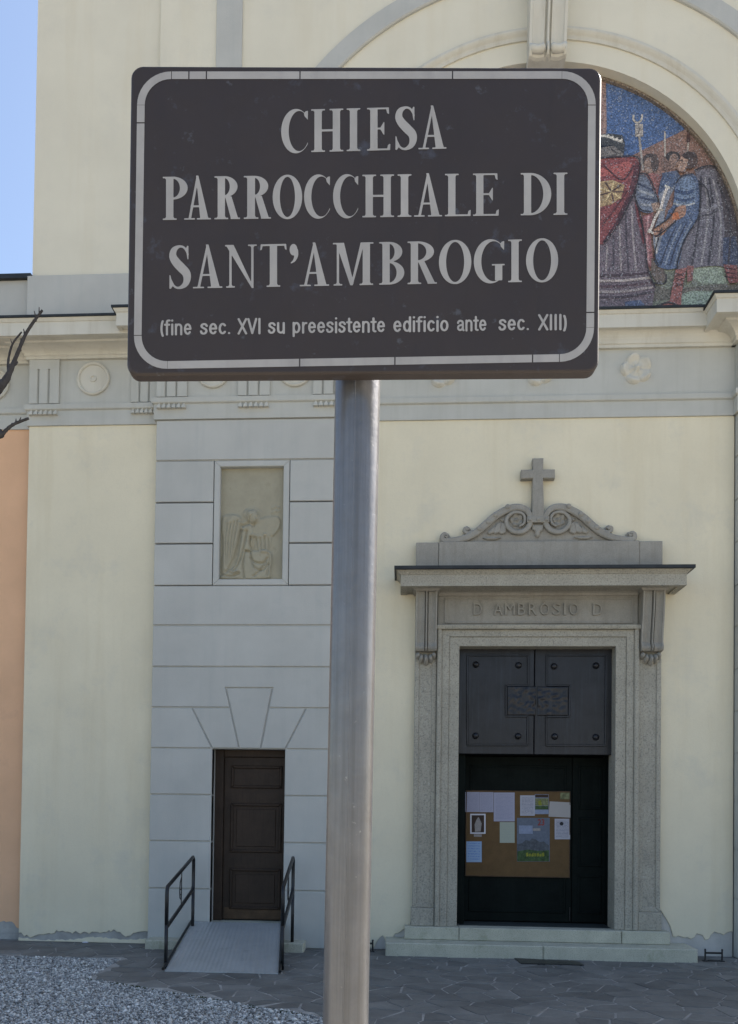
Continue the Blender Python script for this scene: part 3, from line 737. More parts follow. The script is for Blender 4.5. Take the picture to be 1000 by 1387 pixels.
# crowd behind
inlay('crowd_head', ellp(420, 540, 30, 42), (120, 92, 82)); inlay('crowd_head', ellp(455, 500, 40, 30), (62, 54, 52)); inlay('crowd_head', ellp(462, 528, 28, 44), (142, 112, 98))
inlay('crowd_robe', [(395, 590), (480, 575), (500, 620), (470, 680), (400, 690)], (78, 92, 125))
inlay('crowd_hair', ellp(330, 520, 42, 38), (72, 60, 56)); inlay('crowd_face', ellp(325, 550, 30, 46), (150, 122, 108)); inlay('crowd_hair', ellp(355, 535, 22, 50), (84, 68, 62))
inlay('crowd_robe', [(300, 600), (345, 590), (420, 610), (400, 670), (370, 740), (330, 700)], (148, 88, 84))
inlay('crowd_sleeve', [(265, 600), (310, 610), (345, 680), (378, 770), (330, 812), (275, 800), (245, 740), (248, 650)], (104, 118, 145), 3)
for k in range(4): inl_stroke('fold', [(258+k*6, 650+k*38), (300+k*8, 668+k*34), (345+k*8, 690+k*28)], 12, (148, 158, 172) if k % 2 else (58, 70, 104))
inlay('crowd_hand', [(335, 760), (372, 752), (392, 790), (370, 812), (345, 800)], (160, 132, 116)); inlay('crowd_leg', [(285, 830), (345, 810), (330, 930), (345, 1080), (338, 1110), (300, 1105), (302, 960)], (150, 92, 98))
inl_stroke('fold', [(320, 830), (312, 960), (322, 1090)], 12, (190, 140, 145)); inlay('crowd_foot', [(335, 1060), (390, 1080), (420, 1180), (370, 1210), (335, 1150)], (104, 92, 84)); inl_stroke('fold', [(350, 1200), (410, 1200), (418, 1150)], 10, (56, 52, 52))
# soldier in front
inlay('cloak', [(575, 575), (650, 555), (710, 580), (760, 660), (795, 800), (830, 1000), (830, 1115), (700, 1105), (600, 1112), (480, 1130), (470, 1080), (520, 960), (590, 850), (605, 760), (590, 650)], (104, 102, 118), 2)
inlay('cloak_shade', [(690, 570), (740, 610), (790, 720), (830, 900), (830, 1110), (740, 1100), (740, 900), (720, 720)], (76, 68, 76), 2); inlay('cloak_blue', [(730, 950), (800, 940), (830, 1100), (730, 1105)], (62, 76, 112))
for k, (xa, xb) in enumerate(((600, 560), (640, 610), (668, 650), (700, 705), (745, 760))): inl_stroke('fold', [(610+k*22, 610+k*6), (xa+k*6, 840), (xb, 1100)], 11, (58, 54, 66) if k % 2 == 0 else (142, 142, 152))
inl_stroke('fold', [(600, 800), (660, 790), (700, 770)], 22, (128, 130, 146)); inl_stroke('fold', [(600, 830), (660, 822), (700, 800)], 8, (60, 58, 72))
inlay('tunic', [(465, 650), (520, 605), (570, 600), (598, 660), (600, 770), (585, 860), (545, 920), (505, 1010), (478, 1120), (372, 1112), (352, 1040), (395, 900), (430, 800), (455, 770)], (76, 98, 140), 2)
inlay('tunic_light', [(500, 620), (550, 612), (580, 660), (575, 760), (520, 775), (460, 765), (480, 690)], (98, 124, 162), 2)
inl_stroke('stripe', [(468, 690), (520, 705), (570, 690)], 20, (52, 76, 122)); inl_stroke('stripe', [(460, 730), (515, 745), (572, 732)], 16, (58, 82, 128)); inl_stroke('stripe', [(456, 762), (515, 774), (575, 760)], 9, (170, 178, 186))
for k in range(4): inl_stroke('fold', [(560-k*30, 860+k*10), (500-k*24, 980), (462-k*26, 1105)], 9, (46, 58, 92) if k % 2 else (120, 138, 168))
inlay('sash', [(395, 640), (470, 645), (440, 720), (410, 800), (402, 900), (385, 980), (362, 1045), (345, 980), (350, 900), (385, 800), (372, 700)], (122, 132, 152), 2)
inl_stroke('fold', [(372, 900), (360, 970), (364, 1040)], 8, (200, 200, 200)); inlay('belt_fold', [(400, 600), (470, 605), (470, 660), (400, 690), (370, 720), (385, 640)], (66, 88, 130), 2)
inlay('forearm', [(472, 785), (522, 772), (520, 830), (470, 858), (425, 900), (400, 935), (355, 950), (345, 905), (385, 880), (430, 845)], (166, 120, 96), 2)
inlay('bracelet', [(440, 818), (480, 808), (490, 845), (452, 858)], (196, 104, 52)); inl_stroke('finger', [(345, 915), (380, 918), (400, 905)], 7, (96, 66, 56)); inl_stroke('finger', [(350, 940), (385, 938)], 6, (96, 66, 56))
inl_stroke('sword', [(424, 668), (405, 720), (385, 790), (352, 850), (335, 895), (318, 925)], [26, 12, 20, 14, 22, 6]*1 if False else 15, (206, 200, 194))
inl_stroke('sword_guard', [(408, 665), (436, 678)], 12, (215, 210, 204)); inl_stroke('sword_guard', [(360, 795), (400, 800)], 10, (190, 180, 165)); inl_stroke('sword_tip', [(316, 908), (345, 930)], 12, (210, 206, 200))
inlay('hair', ellp(545, 525, 46, 48), (84, 62, 54)); inlay('face', [(500, 505), (520, 500), (538, 520), (530, 560), (520, 590), (488, 588), (472, 572), (485, 555), (466, 552), (484, 530)], (172, 136, 116)); inl_stroke('brow', [(486, 530), (510, 524)], 6, (70, 50, 46)); inl_stroke('jaw', [(478, 582), (510, 590), (530, 560)], 6, (96, 70, 60)); inlay('cap', ellp(545, 500, 40, 22), (66, 50, 46))
inlay('shin', [(468, 1130), (530, 1118), (512, 1200), (500, 1262), (498, 1330), (362, 1338), (360, 1326), (436, 1300), (450, 1220)], (152, 88, 82)); inlay('shin', [(530, 1108), (568, 1108), (560, 1190), (532, 1198)], (138, 84, 80)); inlay('shin', [(730, 1100), (806, 1106), (812, 1200), (762, 1205)], (142, 78, 78))
for k in range(3): inl_stroke('lace', [(468, 1150+k*28), (512, 1165+k*28)], 6, (78, 44, 44)); inl_stroke('lace', [(512, 1150+k*28), (466, 1168+k*28)], 6, (78, 44, 44)); inl_stroke('lace', [(735, 1120+k*24), (800, 1130+k*24)], 6, (74, 40, 42))
inl_stroke('sole', [(358, 1334), (430, 1312), (500, 1338)], 10, (58, 46, 46))
for q in ([(575, 580), (650, 557), (710, 582), (762, 665), (797, 800)], [(598, 650), (604, 760), (588, 850), (520, 960), (478, 1090), (478, 1128)], [(372, 1110), (352, 1040), (392, 900)], [(470, 655), (500, 615), (560, 602)], [(590, 640), (640, 690), (660, 790)], [(470, 860), (420, 905), (355, 952)], [(470, 784), (430, 846), (346, 905)], [(250, 650), (246, 740), (276, 800), (330, 812)], [(265, 600), (312, 612), (350, 690), (372, 760)]):
    inl_stroke('outline', q, 7, (44, 40, 46))
# crowned figure cut by the sign in the photograph
inlay('robe', [(20, 960), (65, 990), (150, 880), (235, 715), (268, 830), (298, 1000), (312, 1130), (352, 1235), (338, 1330), (20, 1340)], (106, 94, 108))
for k in range(5): inl_stroke('fold', [(225-k*34, 780+k*55), (232-k*36, 960+k*20), (250-k*42, 1140)], 10, (66, 58, 72) if k % 2 else (150, 142, 148))
inlay('robe_red', [(240, 760), (275, 830), (300, 985), (285, 990), (255, 860)], (128, 56, 66))
for k, c in enumerate(((70, 50, 62), (170, 160, 158), (84, 60, 72), (150, 142, 146), (74, 62, 74))): inl_stroke('hem_band', [(30, 1165+k*30), (180, 1162+k*30), (325+k*6, 1150+k*26)], 13, c)
inlay('shoe', [(185, 1310), (270, 1300), (300, 1330), (190, 1335)], (70, 88, 130))
inlay('mantle', [(20, 530), (70, 520), (240, 512), (268, 550), (262, 620), (232, 720), (150, 885), (68, 992), (20, 1000)], (140, 62, 64))
inlay('mantle_light', [(40, 580), (110, 565), (200, 535), (232, 552), (180, 640), (110, 610), (40, 625)], (178, 82, 78)); inlay('mantle_shade', [(245, 540), (268, 560), (235, 715), (150, 880), (140, 850), (205, 720)], (92, 44, 52))
inlay('embroidery', [(40, 650), (120, 640), (185, 668), (165, 740), (110, 775), (40, 790)], (170, 142, 96))
for k in range(9): 
    a = k*.7; inl_stroke('gold_thread', [(112, 705), (112+70*math.cos(a), 705+58*math.sin(a))], 8, (206, 186, 132) if k % 2 else (88, 62, 56), 0)
inl_stroke('fold', [(70, 560), (170, 640), (235, 560)], 8, (84, 38, 46)); inl_stroke('fold', [(70, 980), (150, 860), (225, 725)], 10, (74, 36, 46)); inl_stroke('fold', [(70, 880), (130, 800), (200, 700)], 8, (96, 40, 46))
inlay('beard', [(20, 470), (100, 455), (170, 450), (178, 512), (20, 525)], (112, 108, 106)); inlay('hair', [(20, 395), (100, 385), (172, 395), (186, 440), (180, 500), (120, 450), (20, 455)], (58, 62, 66)); inl_stroke('neck', [(110, 470), (140, 500), (100, 512)], 9, (80, 74, 74))
inl_stroke('wreath', [(40, 398), (90, 402), (130, 418), (172, 432)], 13, (198, 196, 188)); 
for k in range(4): inl_stroke('wreath_leaf', [(85+k*24, 408+k*8), (98+k*24, 392+k*8)], 9, (205, 204, 196), 0)
for q in ([(25, 530), (70, 520), (240, 512), (268, 550), (262, 620), (232, 720), (150, 885), (68, 992)], [(235, 715), (268, 830), (298, 1000), (312, 1130), (352, 1235)]): inl_stroke('outline', q, 8, (46, 34, 40))
# bishop between the two groups (hidden behind the sign in the photograph)
bx = lambda pts: [(p[0]-260, p[1]) for p in pts]
inlay('halo', bx(ellp(0, 470, 70, 70)), (170, 146, 92), side=(0,)); inlay('cope', bx([(-60, 540), (60, 540), (120, 760), (130, 1320), (-130, 1320), (-120, 760)]), (160, 150, 138), side=(0,)); inlay('stole', bx([(-24, 560), (24, 560), (34, 1300), (-34, 1300)]), (148, 66, 62), side=(0,)); inlay('face', bx(ellp(0, 480, 36, 50)), (168, 134, 116), side=(0,)); inlay('mitre', bx([(-40, 440), (40, 440), (30, 350), (0, 310), (-30, 350)]), (182, 172, 150), side=(0,))
obj('mosaic_edging', *ribbon_g([(AX+(RL-.02)*math.cos(a), AZ+(RL-.02)*math.sin(a)) for a in np.linspace(.0, math.pi, 60)], .03, YM-.045, YM+.02), mosaic((126, 112, 96)), mosaic_o)

# ================================================================ PORTAL (parts of the church)
ZS = .31                                       # portal floor
ZD = at(727, 875.5, -.1)[1]                    # underside of lintel
Z4 = at(735, 848, -.1)[1]
HI, HO, HP = .945, 1.21, 1.49                  # half widths: opening, surround, pilaster
def pi_shape(a, b, z0, z1, zi): return [(XC-b, z0), (XC-a, z0), (XC-a, zi), (XC+a, zi), (XC+a, z0), (XC+b, z0), (XC+b, z1), (XC-b, z1)]
box('floor_stone', XC-HI-.02, XC+HI+.02, -.05, .9, ZS-.2, ZS-.004, 'floor_dark', church)
prism('door_surround', pi_shape(HI, HI+.125, ZS, ZD+.115, ZD), -.105, .24, 'granite', church, .005)
prism('door_surround', pi_shape(HI+.125, HI+.215, ZS, ZD+.20, ZD+.115), -.122, .02, 'granite', church, .005)
prism('door_surround', pi_shape(HI+.215, HO+.008, ZS, Z4, ZD+.20), -.150, .02, 'granite', church, .012)
mould('door_surround', [(0, Z4-.05), (.018, Z4-.045), (.026, Z4-.02), (.026, Z4)], XC-HO, XC+HO, -.150, 0, 'granite', church)
for s in (-1, 1):
    x0, x1 = sorted((XC+s*(HO+.012), XC+s*HP)); zb, zt_ = ZS+.22, at(565 if s < 0 else 897, 884, -.1)[1]+.02
    box('pilaster_base', x0-(.015 if s < 0 else 0), x1+(.015 if s > 0 else 0), -.118, .02, ZS, zb, 'granite', church, .008)
    p = box('pilaster', x0, x1, -.080, .02, zb, Z4+.4, 'granite', church)
    mb = MB(); fx0, fx1, fz0, fz1 = x0, x1, zb+.001, zt_-.10; t = .055
    frame4('pilaster_frame', fx0, fx1, fz0, fz1, t, -.096, -.08, 'granite', church, .006)
    # scrolled bracket under the cornice
    bt, bb = at(735, 800, -.3)[1], zt_
    bp = [(-.345, bt+.01), (-.345, bt-.04), (-.335, bt-.12), (-.31, bt-.24), (-.27, bt-.38), (-.235, bt-.50), (-.215, bt-.60)]
    zq = bb+.075; bp = [((y+.08)*.66-.08, bt+(z-bt)*((bt-zq)/.62)) for y, z in bp]+[(-.185, zq-.01), (-.20, zq-.035), (-.197, zq-.06), (-.175, zq-.085), (-.13, zq-.09)]
    obj('bracket', *console_g(x0+.005, x1-.005, bp, ribf(.034), 45), 'smooth_stone', church)
    # acanthus leaf below it
    mb = MB(); cx_ = (x0+x1)/2; zl = zq-.085
    for k, (dx, dz, a, b_) in enumerate(((-.095, -.05, .035, .05), (.095, -.05, .035, .05), (-.055, -.085, .035, .06), (.055, -.085, .035, .06), (0, -.10, .038, .075))):
        v = []; f = []
        for i in range(5):
            for q in range(12):
                an = 2*math.pi*q/12; r = 1-i/4; v.append((cx_+dx+a*r*math.cos(an), -.095-.09*(1-r*r)-.012*abs(dz)/.1, zl+dz+b_*r*math.sin(an)))
        for i in range(4):
            for q in range(12): j = (q+1) % 12; f.append((i*12+q, i*12+j, (i+1)*12+j, (i+1)*12+q))
        mb.add(v, f)
    mb.build('leaf_ornament', 'smooth_stone', church, True)
    mould('bracket_cap', [(0, bt+.005), (.012, bt+.01), (.03, bt+.03), (.06, bt+.05), (.075, bt+.06), (.075, bt+.085)], x0, x1, -.275, .0, 'smooth_stone', church)
Z5 = at(735, 792, -.45)[1]; Z6 = at(735, 771, -.5)[1]
# frieze with raised letters
box('portal_frieze', XC-HO, XC+HO, -.082, .02, Z4, Z5+.03, 'smooth_stone', church)
fz0, fz1 = at(735, 843, -.1)[1], at(735, 811, -.1)[1]
frame4('frieze_frame', XC-HO+.075, XC+HO-.06, fz0-.012, fz1+.012, .022, -.094, -.08, 'smooth_stone', church, .004)
mould('frieze_bed', [(0, fz1+.035), (.02, fz1+.04), (.03, fz1+.065), (.07, fz1+.09), (.08, fz1+.10), (.08, Z5+.02)], XC-HO, XC+HO, -.082, 0, 'smooth_stone', church, False, False)
def letter3(ch, px0, px1, py0, py1, Y, th, material, parent, name='letter', off=.0):
    v, f = text_geo(ch, .5, off); a = np.array(v); lo = a.min(0); hi = a.max(0)
    X0, Zb = at(px0, py1, Y); X1, Zt = at(px1, py0, Y)
    return obj(name, [(X0+(p[0]-lo[0])/(hi[0]-lo[0])*(X1-X0), Y-th*(p[2]+.5), Zb+(p[1]-lo[1])/(hi[1]-lo[1])*(Zt-Zb)) for p in v], f, material, parent)
ins = empty('inscription_anchor', (0, 0, 0)); bpy.data.objects.remove(ins)
for ch, a, b_ in (('D', 641.5, 653), ('A', 669, 680.5), ('M', 684, 697.5), ('B', 701.5, 711.5), ('R', 716, 727), ('O', 731.5, 744), ('S', 748.5, 759), ('I', 763.5, 766.3), ('O', 771, 783.5), ('D', 803, 815.5)):
    letter3(ch, a, b_, 817.5, 833.5, -.082, .03, 'smooth_stone', church)
for px in (651, 737): obj('letter_mark', *lathe_g([(.012, 0), (.012, .008), (.006, .012)], *(lambda q: (q[0], -.082, q[1]))(at(px, 815.3, -.082)), 10), 'smooth_stone', church)
obj('letter_mark', *ribbon_g([at(655.5, 817, -.082), at(654.5, 822, -.082)], .018, -.092, -.08), 'smooth_stone', church)
# cornice, lead capping, blocking course
YK = -.27
mould('portal_cornice', [(0, Z5-.002), (.10, Z5+.0), (.10, Z5-.012), (.185, Z5-.012), (.185, Z5+.125), (.195, Z5+.13), (.20, Z5+.14), (.225, Z5+.165), (.232, Z6-.005), (.235, Z6)], XC-HP, XC+HP, YK, 0, 'granite', church)
mould('lead_capping', [(0, Z6), (.255, Z6), (.262, Z6+.005), (.262, Z6+.042), (.22, Z6+.05), (0, Z6+.10)], XC-HP, XC+HP, YK, 0, 'flashing', church)
zb0, zb1 = Z6+.05, at(728, 733.5, -.12)[1]
box('blocking_stone', XC-HP, XC-HO-.002, -.125, .01, zb0, zb1-.005, 'smooth_stone', church, .006); box('blocking_stone', XC+HO+.002, XC+HP, -.125, .01, zb0, zb1-.005, 'smooth_stone', church, .006)
box('blocking_stone', XC-HO, XC+HO, -.14, .01, zb0, zb1, 'smooth_stone', church, .006)
# pediment: traced left half (zoom units from (590,670), scale 6.667), mirrored
YO = -.13
def oz(p): return at(590+p[0]/6.667, 670+p[1]/6.667, YO)
ocx = oz((929, 300))[0]
half = [(45, 428), (40, 375), (60, 340), (88, 328), (120, 335), (138, 368), (200, 378), (250, 362), (268, 345), (249, 305), (262, 275), (290, 266), (318, 285), (332, 314), (380, 303), (450, 248), (520, 178), (600, 123), (680, 88), (750, 78), (820, 98), (868, 155), (880, 188)]
hl = [oz(p) for p in half]; zb_ = zb1
sil = [(x, max(z, zb_)) for x, z in hl]; sil[0] = (sil[0][0], zb_)
full = sil+[(2*ocx-x, z) for x, z in sil[::-1]]
prism('pediment', full, -.06, .01, 'smooth_stone', church, .004)
def both(fn):
    for s in (1, -1): fn(lambda p: (lambda q: q if s == 1 else (2*ocx-q[0], q[1]))(oz(p)), s)
def scroll(T, s):
    path = [(88, 375), (100, 362), (82, 352), (64, 372), (72, 402), (120, 408), (200, 400), (280, 380), (360, 340), (440, 275), (530, 195), (610, 145), (690, 112), (760, 106), (820, 128), (856, 180), (860, 245), (825, 305), (765, 332), (700, 322), (652, 275), (645, 215), (680, 170), (730, 152), (790, 165), (812, 210), (800, 255), (760, 280)]
    wd = [.05, .055, .055, .06, .065, .07, .075, .08, .085, .09, .09, .088, .085, .08, .075, .07, .066, .062, .058, .054, .05, .046, .042, .04, .036, .032, .03, .025]
    P = smooth_path([(*T(p), w_) for p, w_ in zip(path, wd)], 5)
    obj('scroll', *ribbon_g([(p[0], p[1]) for p in P], [p[2] for p in P], -.115, -.05, .012), 'smooth_stone', church)
    P = smooth_path([T(p) for p in ((300, 310), (285, 295), (268, 300), (270, 325), (300, 335), (350, 322), (400, 300), (470, 240))], 5)
    obj('scroll', *ribbon_g(P, list(np.linspace(.045, .04, len(P))), -.10, -.05, .01), 'smooth_stone', church)
    c = T((738, 215)); obj('rosette', *rosette_g(c[0], -.062, c[1], .085, 5, .045, 7, 40), 'smooth_stone', church, smooth=True)
    for q in ([(600, 235), (650, 260), (640, 335), (600, 350), (575, 330)], [(560, 250), (600, 240), (590, 330), (540, 345), (520, 320)], [(470, 330), (540, 270), (555, 260), (530, 335), (490, 350)], [(430, 378), (500, 372), (600, 378), (540, 396), (470, 396)], [(590, 215), (640, 190), (620, 240)]):
        prism('leaf_carving', [T(p) for p in q], -.095, -.055, 'smooth_stone', church, .012)
    for q in ((480, 240), (545, 178), (655, 105), (400, 300)):
        x, z = T(q); obj('bud_carving', *lathe_g([(.034, 0), (.03, .012), (.014, .02)], x, -.112, z, 8), 'smooth_stone', church)
both(scroll)
b0, b1 = oz((828, 195)), oz((828, 248)); box('ribbon_bar', b0[0], 2*ocx-b0[0], -.122, -.05, b1[1], b0[1], 'smooth_stone', church, .006)
for d in (-.1, 0, .1): obj('bead', *lathe_g([(.022, 0), (.02, .012), (.008, .018)], ocx+d, -.122, (b0[1]+b1[1])/2, 10), 'smooth_stone', church)
pd = [oz(p) for p in ((872, 262), (985, 262), (975, 310), (950, 330), (945, 360), (925, 375), (908, 360), (905, 325), (880, 305))]; prism('pendant_leaf', pd, -.10, -.05, 'smooth_stone', church, .014)
# cross
c0, c1 = at(729, 621, -.1), at(729, 699, -.1); ca = at(729, 642.5, -.1)[1]; hw = .062
prism('stone_cross', [(c1[0]-.075, c1[1]-.03), (c1[0]+.075, c1[1]-.03), (c0[0]+hw, ca-.052), (c0[0]+.205, ca-.056), (c0[0]+.205, ca+.056), (c0[0]+hw, ca+.054), (c0[0]+hw+.004, c0[1]), (c0[0]-hw-.004, c0[1]), (c0[0]-hw, ca+.054), (c0[0]-.205, ca+.056), (c0[0]-.205, ca-.056), (c0[0]-hw, ca-.052)], -.115, -.02, 'smooth_stone', church, .008)
# steps
zl = .155
for a, b_ in ((-1.805, at(736, 1285, -.5)[0]-XC), (at(736, 1285, -.5)[0]-XC+.004, 1.805)): box('step_stone', XC+a, XC+b_, -.50, .03, -.02, zl, 'step_stone', church, .012)
j0, j1 = at(622, 1265, -.2)[0], at(842.5, 1265, -.2)[0]
for a, b_ in ((XC-1.58, j0-.003), (j0+.003, j1-.003), (j1+.003, XC+1.58)): box('step_stone', a, b_, -.20, .03, zl+.002, ZS, 'step_stone', church, .008)
# --- main door: fixed bronze upper leaves, dark inner leaves below
YB = .10
zbr = at(727, 1022, YB)[1]
for s in (-1, 1):
    x0, x1 = sorted((XC+s*.004, XC+s*(HI+.01)))
    d = box('bronze_door', x0, x1, YB, YB+.06, zbr, ZD+.05, 'bronze', church, .006)
    zoom = lambda p: at(610+p[0]/4.167, 860+p[1]/4.167, YB)
    L = [(98, 115), (440, 115), (440, 285), (315, 285), (315, 460), (438, 460), (435, 622), (98, 622)] if s < 0 else [(880, 115), (545, 115), (545, 285), (675, 285), (672, 462), (542, 462), (542, 625), (875, 625)]
    P = [zoom(p) for p in L]; P.append(P[0])
    mb = MB()
    for a, b_ in zip(P[:-1], P[1:]): mb.add(*ribbon_g([a, b_], .028, YB-.016, YB+.002, .008))
    mb.build('panel_moulding', 'bronze', d)
    for px, py in (((145, 168), (385, 172), (143, 570), (383, 572)) if s < 0 else ((586, 178), (823, 174), (590, 574), (822, 578))):
        x, z = zoom((px, py)); obj('stud', *lathe_g([(.042, 0), (.042, .008), (.034, .024), (.02, .036), (.006, .04)], x, YB, z, 16), 'bronze', d, smooth=True)
    # half of the central plaque with its cast ornament
    pa, pb_ = (zoom((322, 455)), zoom((484, 290))) if s < 0 else (zoom((492, 457)), zoom((666, 292)))
    nx, nz = 40, 40; H = rng.normal(0, 1, (nz, nx))
    for _ in range(5): H = (H+np.roll(H, 1, 0)+np.roll(H, -1, 0)+np.roll(H, 1, 1)+np.roll(H, -1, 1))/5
    env = np.outer(np.sin(np.linspace(0, math.pi, nz))**.5, np.linspace(.3, 1, nx) if s < 0 else np.linspace(1, .3, nx)); H = np.clip(H*3, -.5, 1)*.011*env+.014
    H[0] = H[-1] = .004; H[:, 0] = H[:, -1] = .004
    height_panel('plaque_relief', pa[0], pb_[0], pa[1], pb_[1], YB-.001, nx, nz, H, 'bronze', d)
YI = .46
xl0, xl1 = at(628, 1150, YI)[0], at(774.5, 1150, YI)[0]; xr1 = at(823, 1150, YI)[0]
for x0, x1, nm in ((XC-HI-.01, xl0-.004, 'door_post'), (xr1+.004, XC+HI+.01, 'door_post')): box(nm, x0, x1, .2, YI+.04, ZS-.004, zbr, 'dark_wood', church, .006)
box('door_head', XC-HI-.01, XC+HI+.01, YB+.0605, .9, zbr+.0, ZD+.05, 'dark_wood', church)
for x0, x1 in ((xl0, xl1), (xl1+.006, xr1)):
    d = box('inner_door', x0, x1, YI, YI+.05, ZS+.012, zbr-.01, 'dark_wood', church, .004)
    for za, zc_ in ((ZS+.12, ZS+.62), (ZS+.72, ZS+1.35), (ZS+1.45, zbr-.12)): frame4('panel_moulding', x0+.07, x1-.07, za, zc_, .035, YI-.010, YI, 'dark_wood', d, .008)
    x_ = x1-.02; obj('door_bolt', *tube_g([(x_, YI-.015, ZS+.03), (x_, YI-.015, ZS+.2)], .008, 8), 'black_iron', d)
# --- side door
YD = .10
zs0 = at(335, 1247, YD)[1]
box('door_sill', DX0, DX1, YP-.02, .25, zs0-.12, zs0-.002, 'step_stone', church, .004)
box('door_frame', DX0, DX0+.11, YD-.03, .26, zs0, ZJ[4], 'brown_wood', church, .006); box('door_frame', DX0+.11, DX1, YD-.02, .26, ZJ[4]-.09, ZJ[4], 'brown_wood', church, .006)
sdx0, sdx1 = DX0+.112, DX1-.002
sd_ = box('side_door', sdx0, sdx1, YD+.01, .255, zs0+.01, ZJ[4]-.092, 'brown_wood', church, .004)
zq = lambda y: at(335, y, YD)[1]
for ya, yb_ in ((1037, 1068), (1088, 1155), (1176, 1232)):
    frame4('door_panel_moulding', sdx0+.085, sdx1-.06, zq(yb_), zq(ya), .04, YD-.012, YD+.012, 'brown_wood', sd_, .012)
    box('door_panel', sdx0+.16, sdx1-.135, YD+.002, YD+.012, zq(yb_)+.075, zq(ya)-.075, 'brown_wood', sd_, .008) if yb_-ya > 40 else None
box('kick_board', sdx0+.02, sdx1-.02, YD+.004, YD+.012, zs0+.02, zs0+.16, 'worn_wood', sd_, .002)
s0 = at(208, 1270, -.3); box('door_step', XPL-.0+.06, -1.16, -.42, YP+.001, -.02, .11, 'step_stone', church, .012)
# ================================================================ NOTICE BOARD AND PAPERS
YN = YI-.035
def nz_(p, Y=YN): return at(610+p[0]/4.167, 1040+p[1]/4.167, Y)
q0, q1 = nz_((84, 612)), nz_((679, 133))
nb = empty('notice_board', ((q0[0]+q1[0])/2, YN, q0[1])); tag(nb, 'brown cork notice board with papers fixed on the dark main door', 'notice board')
box('cork_panel', q0[0]+.012, q1[0]-.012, YN, YI-.001, q0[1]+.012, q1[1]-.012, 'cork', nb)
frame4('board_frame', q0[0], q1[0], q0[1], q1[1], .012, YN-.004, YI-.001, 'worn_wood', nb, .002)
def sheet_g(pts, y, curl=.004):
    """thin sheet of paper, corners in zoom units tl,tr,br,bl, slightly curled at its foot"""
    tl, tr, br, bl = [np.array(nz_(p, y)) for p in pts]; v = []; f = []; n = 5
    for j in range(n):
        for i in range(n):
            a, b_ = i/(n-1), j/(n-1); p = (tl*(1-a)+tr*a)*(1-b_)+(bl*(1-a)+br*a)*b_
            v.append((p[0], y-curl*(b_**2)*(.3+.7*a), p[1]))
    for j in range(n-1):
        for i in range(n-1): k = j*n+i; f.append((k, k+1, k+n+1, k+n))
    m_ = len(v); v += [(x, yy+.0006, z) for x, yy, z in v]; f += [tuple(m_+i for i in q)[::-1] for q in f]
    return v, f
def R4(x0, y0, x1, y1): return [(x0, y0), (x1, y0), (x1, y1), (x0, y1)]
Y1 = YN-.0015
def sheet(name, pts, material, label, cat, y=Y1, curl=.004): return tag(obj(name, *sheet_g(pts, y, curl), material), label, cat, 'papers on the notice board')
sheet('paper_sheet', R4(85, 137, 164, 250), 'paper_list', 'pale lilac paper sheet in the top left corner of the notice board', 'paper')
sheet('paper_sheet', R4(165, 138, 244, 251), 'paper_list', 'pale lilac paper sheet, second from the left in the top row of the board', 'paper')
sheet('paper_sheet', R4(246, 140, 364, 303), 'paper_list', 'large pale lilac paper sheet hanging lower than its two left neighbours', 'paper', Y1-.001)
hc = sheet('holy_card', R4(113, 260, 200, 373), 'paper_white', 'dark holy picture card with a white figure and white border', 'picture', curl=.001)
def patch(name, pts, material, parent, y): 
    q = ccw([nz_(p, y) for p in pts]); return obj(name, [(x, y, z) for x, z in q], [tuple(range(len(q)))], material, parent)
patch('picture', R4(121, 268, 192, 365), 'print_dark', hc, Y1-.003)
patch('figure', [(150, 290), (160, 278), (168, 292), (178, 315), (172, 360), (140, 362), (138, 320)], 'print_pale', hc, Y1-.0036)
patch('caption', R4(134, 376, 178, 390), 'print_pale', nb, Y1)
sheet('paper_sheet', R4(280, 307, 364, 424), 'paper_green', 'pale greenish notice just left of the landscape poster', 'paper')
bl = sheet('paper_sheet', R4(91, 416, 178, 533), 'paper_blue', 'light blue notice in the lower left of the notice board', 'paper')
sheet('paper_sheet', R4(395, 156, 478, 271), 'paper_notice', 'white printed notice above the landscape poster', 'paper')
pc = sheet('photo_card', R4(478, 150, 556, 262), 'print_lightblue', 'small dark landscape photo card beside a white notice', 'picture', curl=.001)
patch('picture', R4(480, 152, 554, 168), 'print_dark', pc, Y1-.003); patch('picture', R4(480, 172, 554, 214), 'print_olive', pc, Y1-.003); patch('picture', [(500, 214), (496, 190), (512, 182), (518, 214)], 'print_lime', pc, Y1-.0036); patch('picture', R4(480, 216, 554, 236), 'print_green', pc, Y1-.0034)
sheet('paper_sheet', [(562, 190), (679, 196), (678, 282), (555, 276)], 'paper_tilt', 'crumpled whitish leaflet at the right edge of the board', 'paper', Y1-.002, .012)
sc = sheet('photo_card', R4(622, 141, 677, 178), 'print_olive', 'tiny olive picture card in the top right corner of the board', 'picture', curl=.001)
em = sheet('paper_sheet', R4(590, 288, 677, 404), 'paper_notice', 'white notice with a round dark emblem right of the poster', 'paper')
x, z = nz_((629, 316), Y1-.003); obj('emblem', *lathe_g([(.024, 0), (.018, .0004), (.006, .0006)], x, Y1-.003, z, 16), 'print_black', em)
po = sheet('poster', R4(377, 283, 562, 530), 'print_sky', 'large grey and green landscape poster in the middle of the board', 'poster', curl=.001)
yq = Y1-.003
patch('panel', R4(388, 326, 466, 373), 'print_lightblue', po, yq-.0006); patch('panel', R4(466, 342, 510, 356), 'print_pale', po, yq-.0008)
patch('mountain', [(379, 432), (405, 426), (425, 408), (448, 412), (462, 398), (480, 404), (505, 420), (528, 416), (558, 440), (558, 470), (470, 478), (379, 474)], 'print_hill', po, yq)
patch('meadow', [(379, 472), (440, 462), (500, 470), (558, 466), (558, 528), (379, 528)], 'print_green', po, yq-.0004)
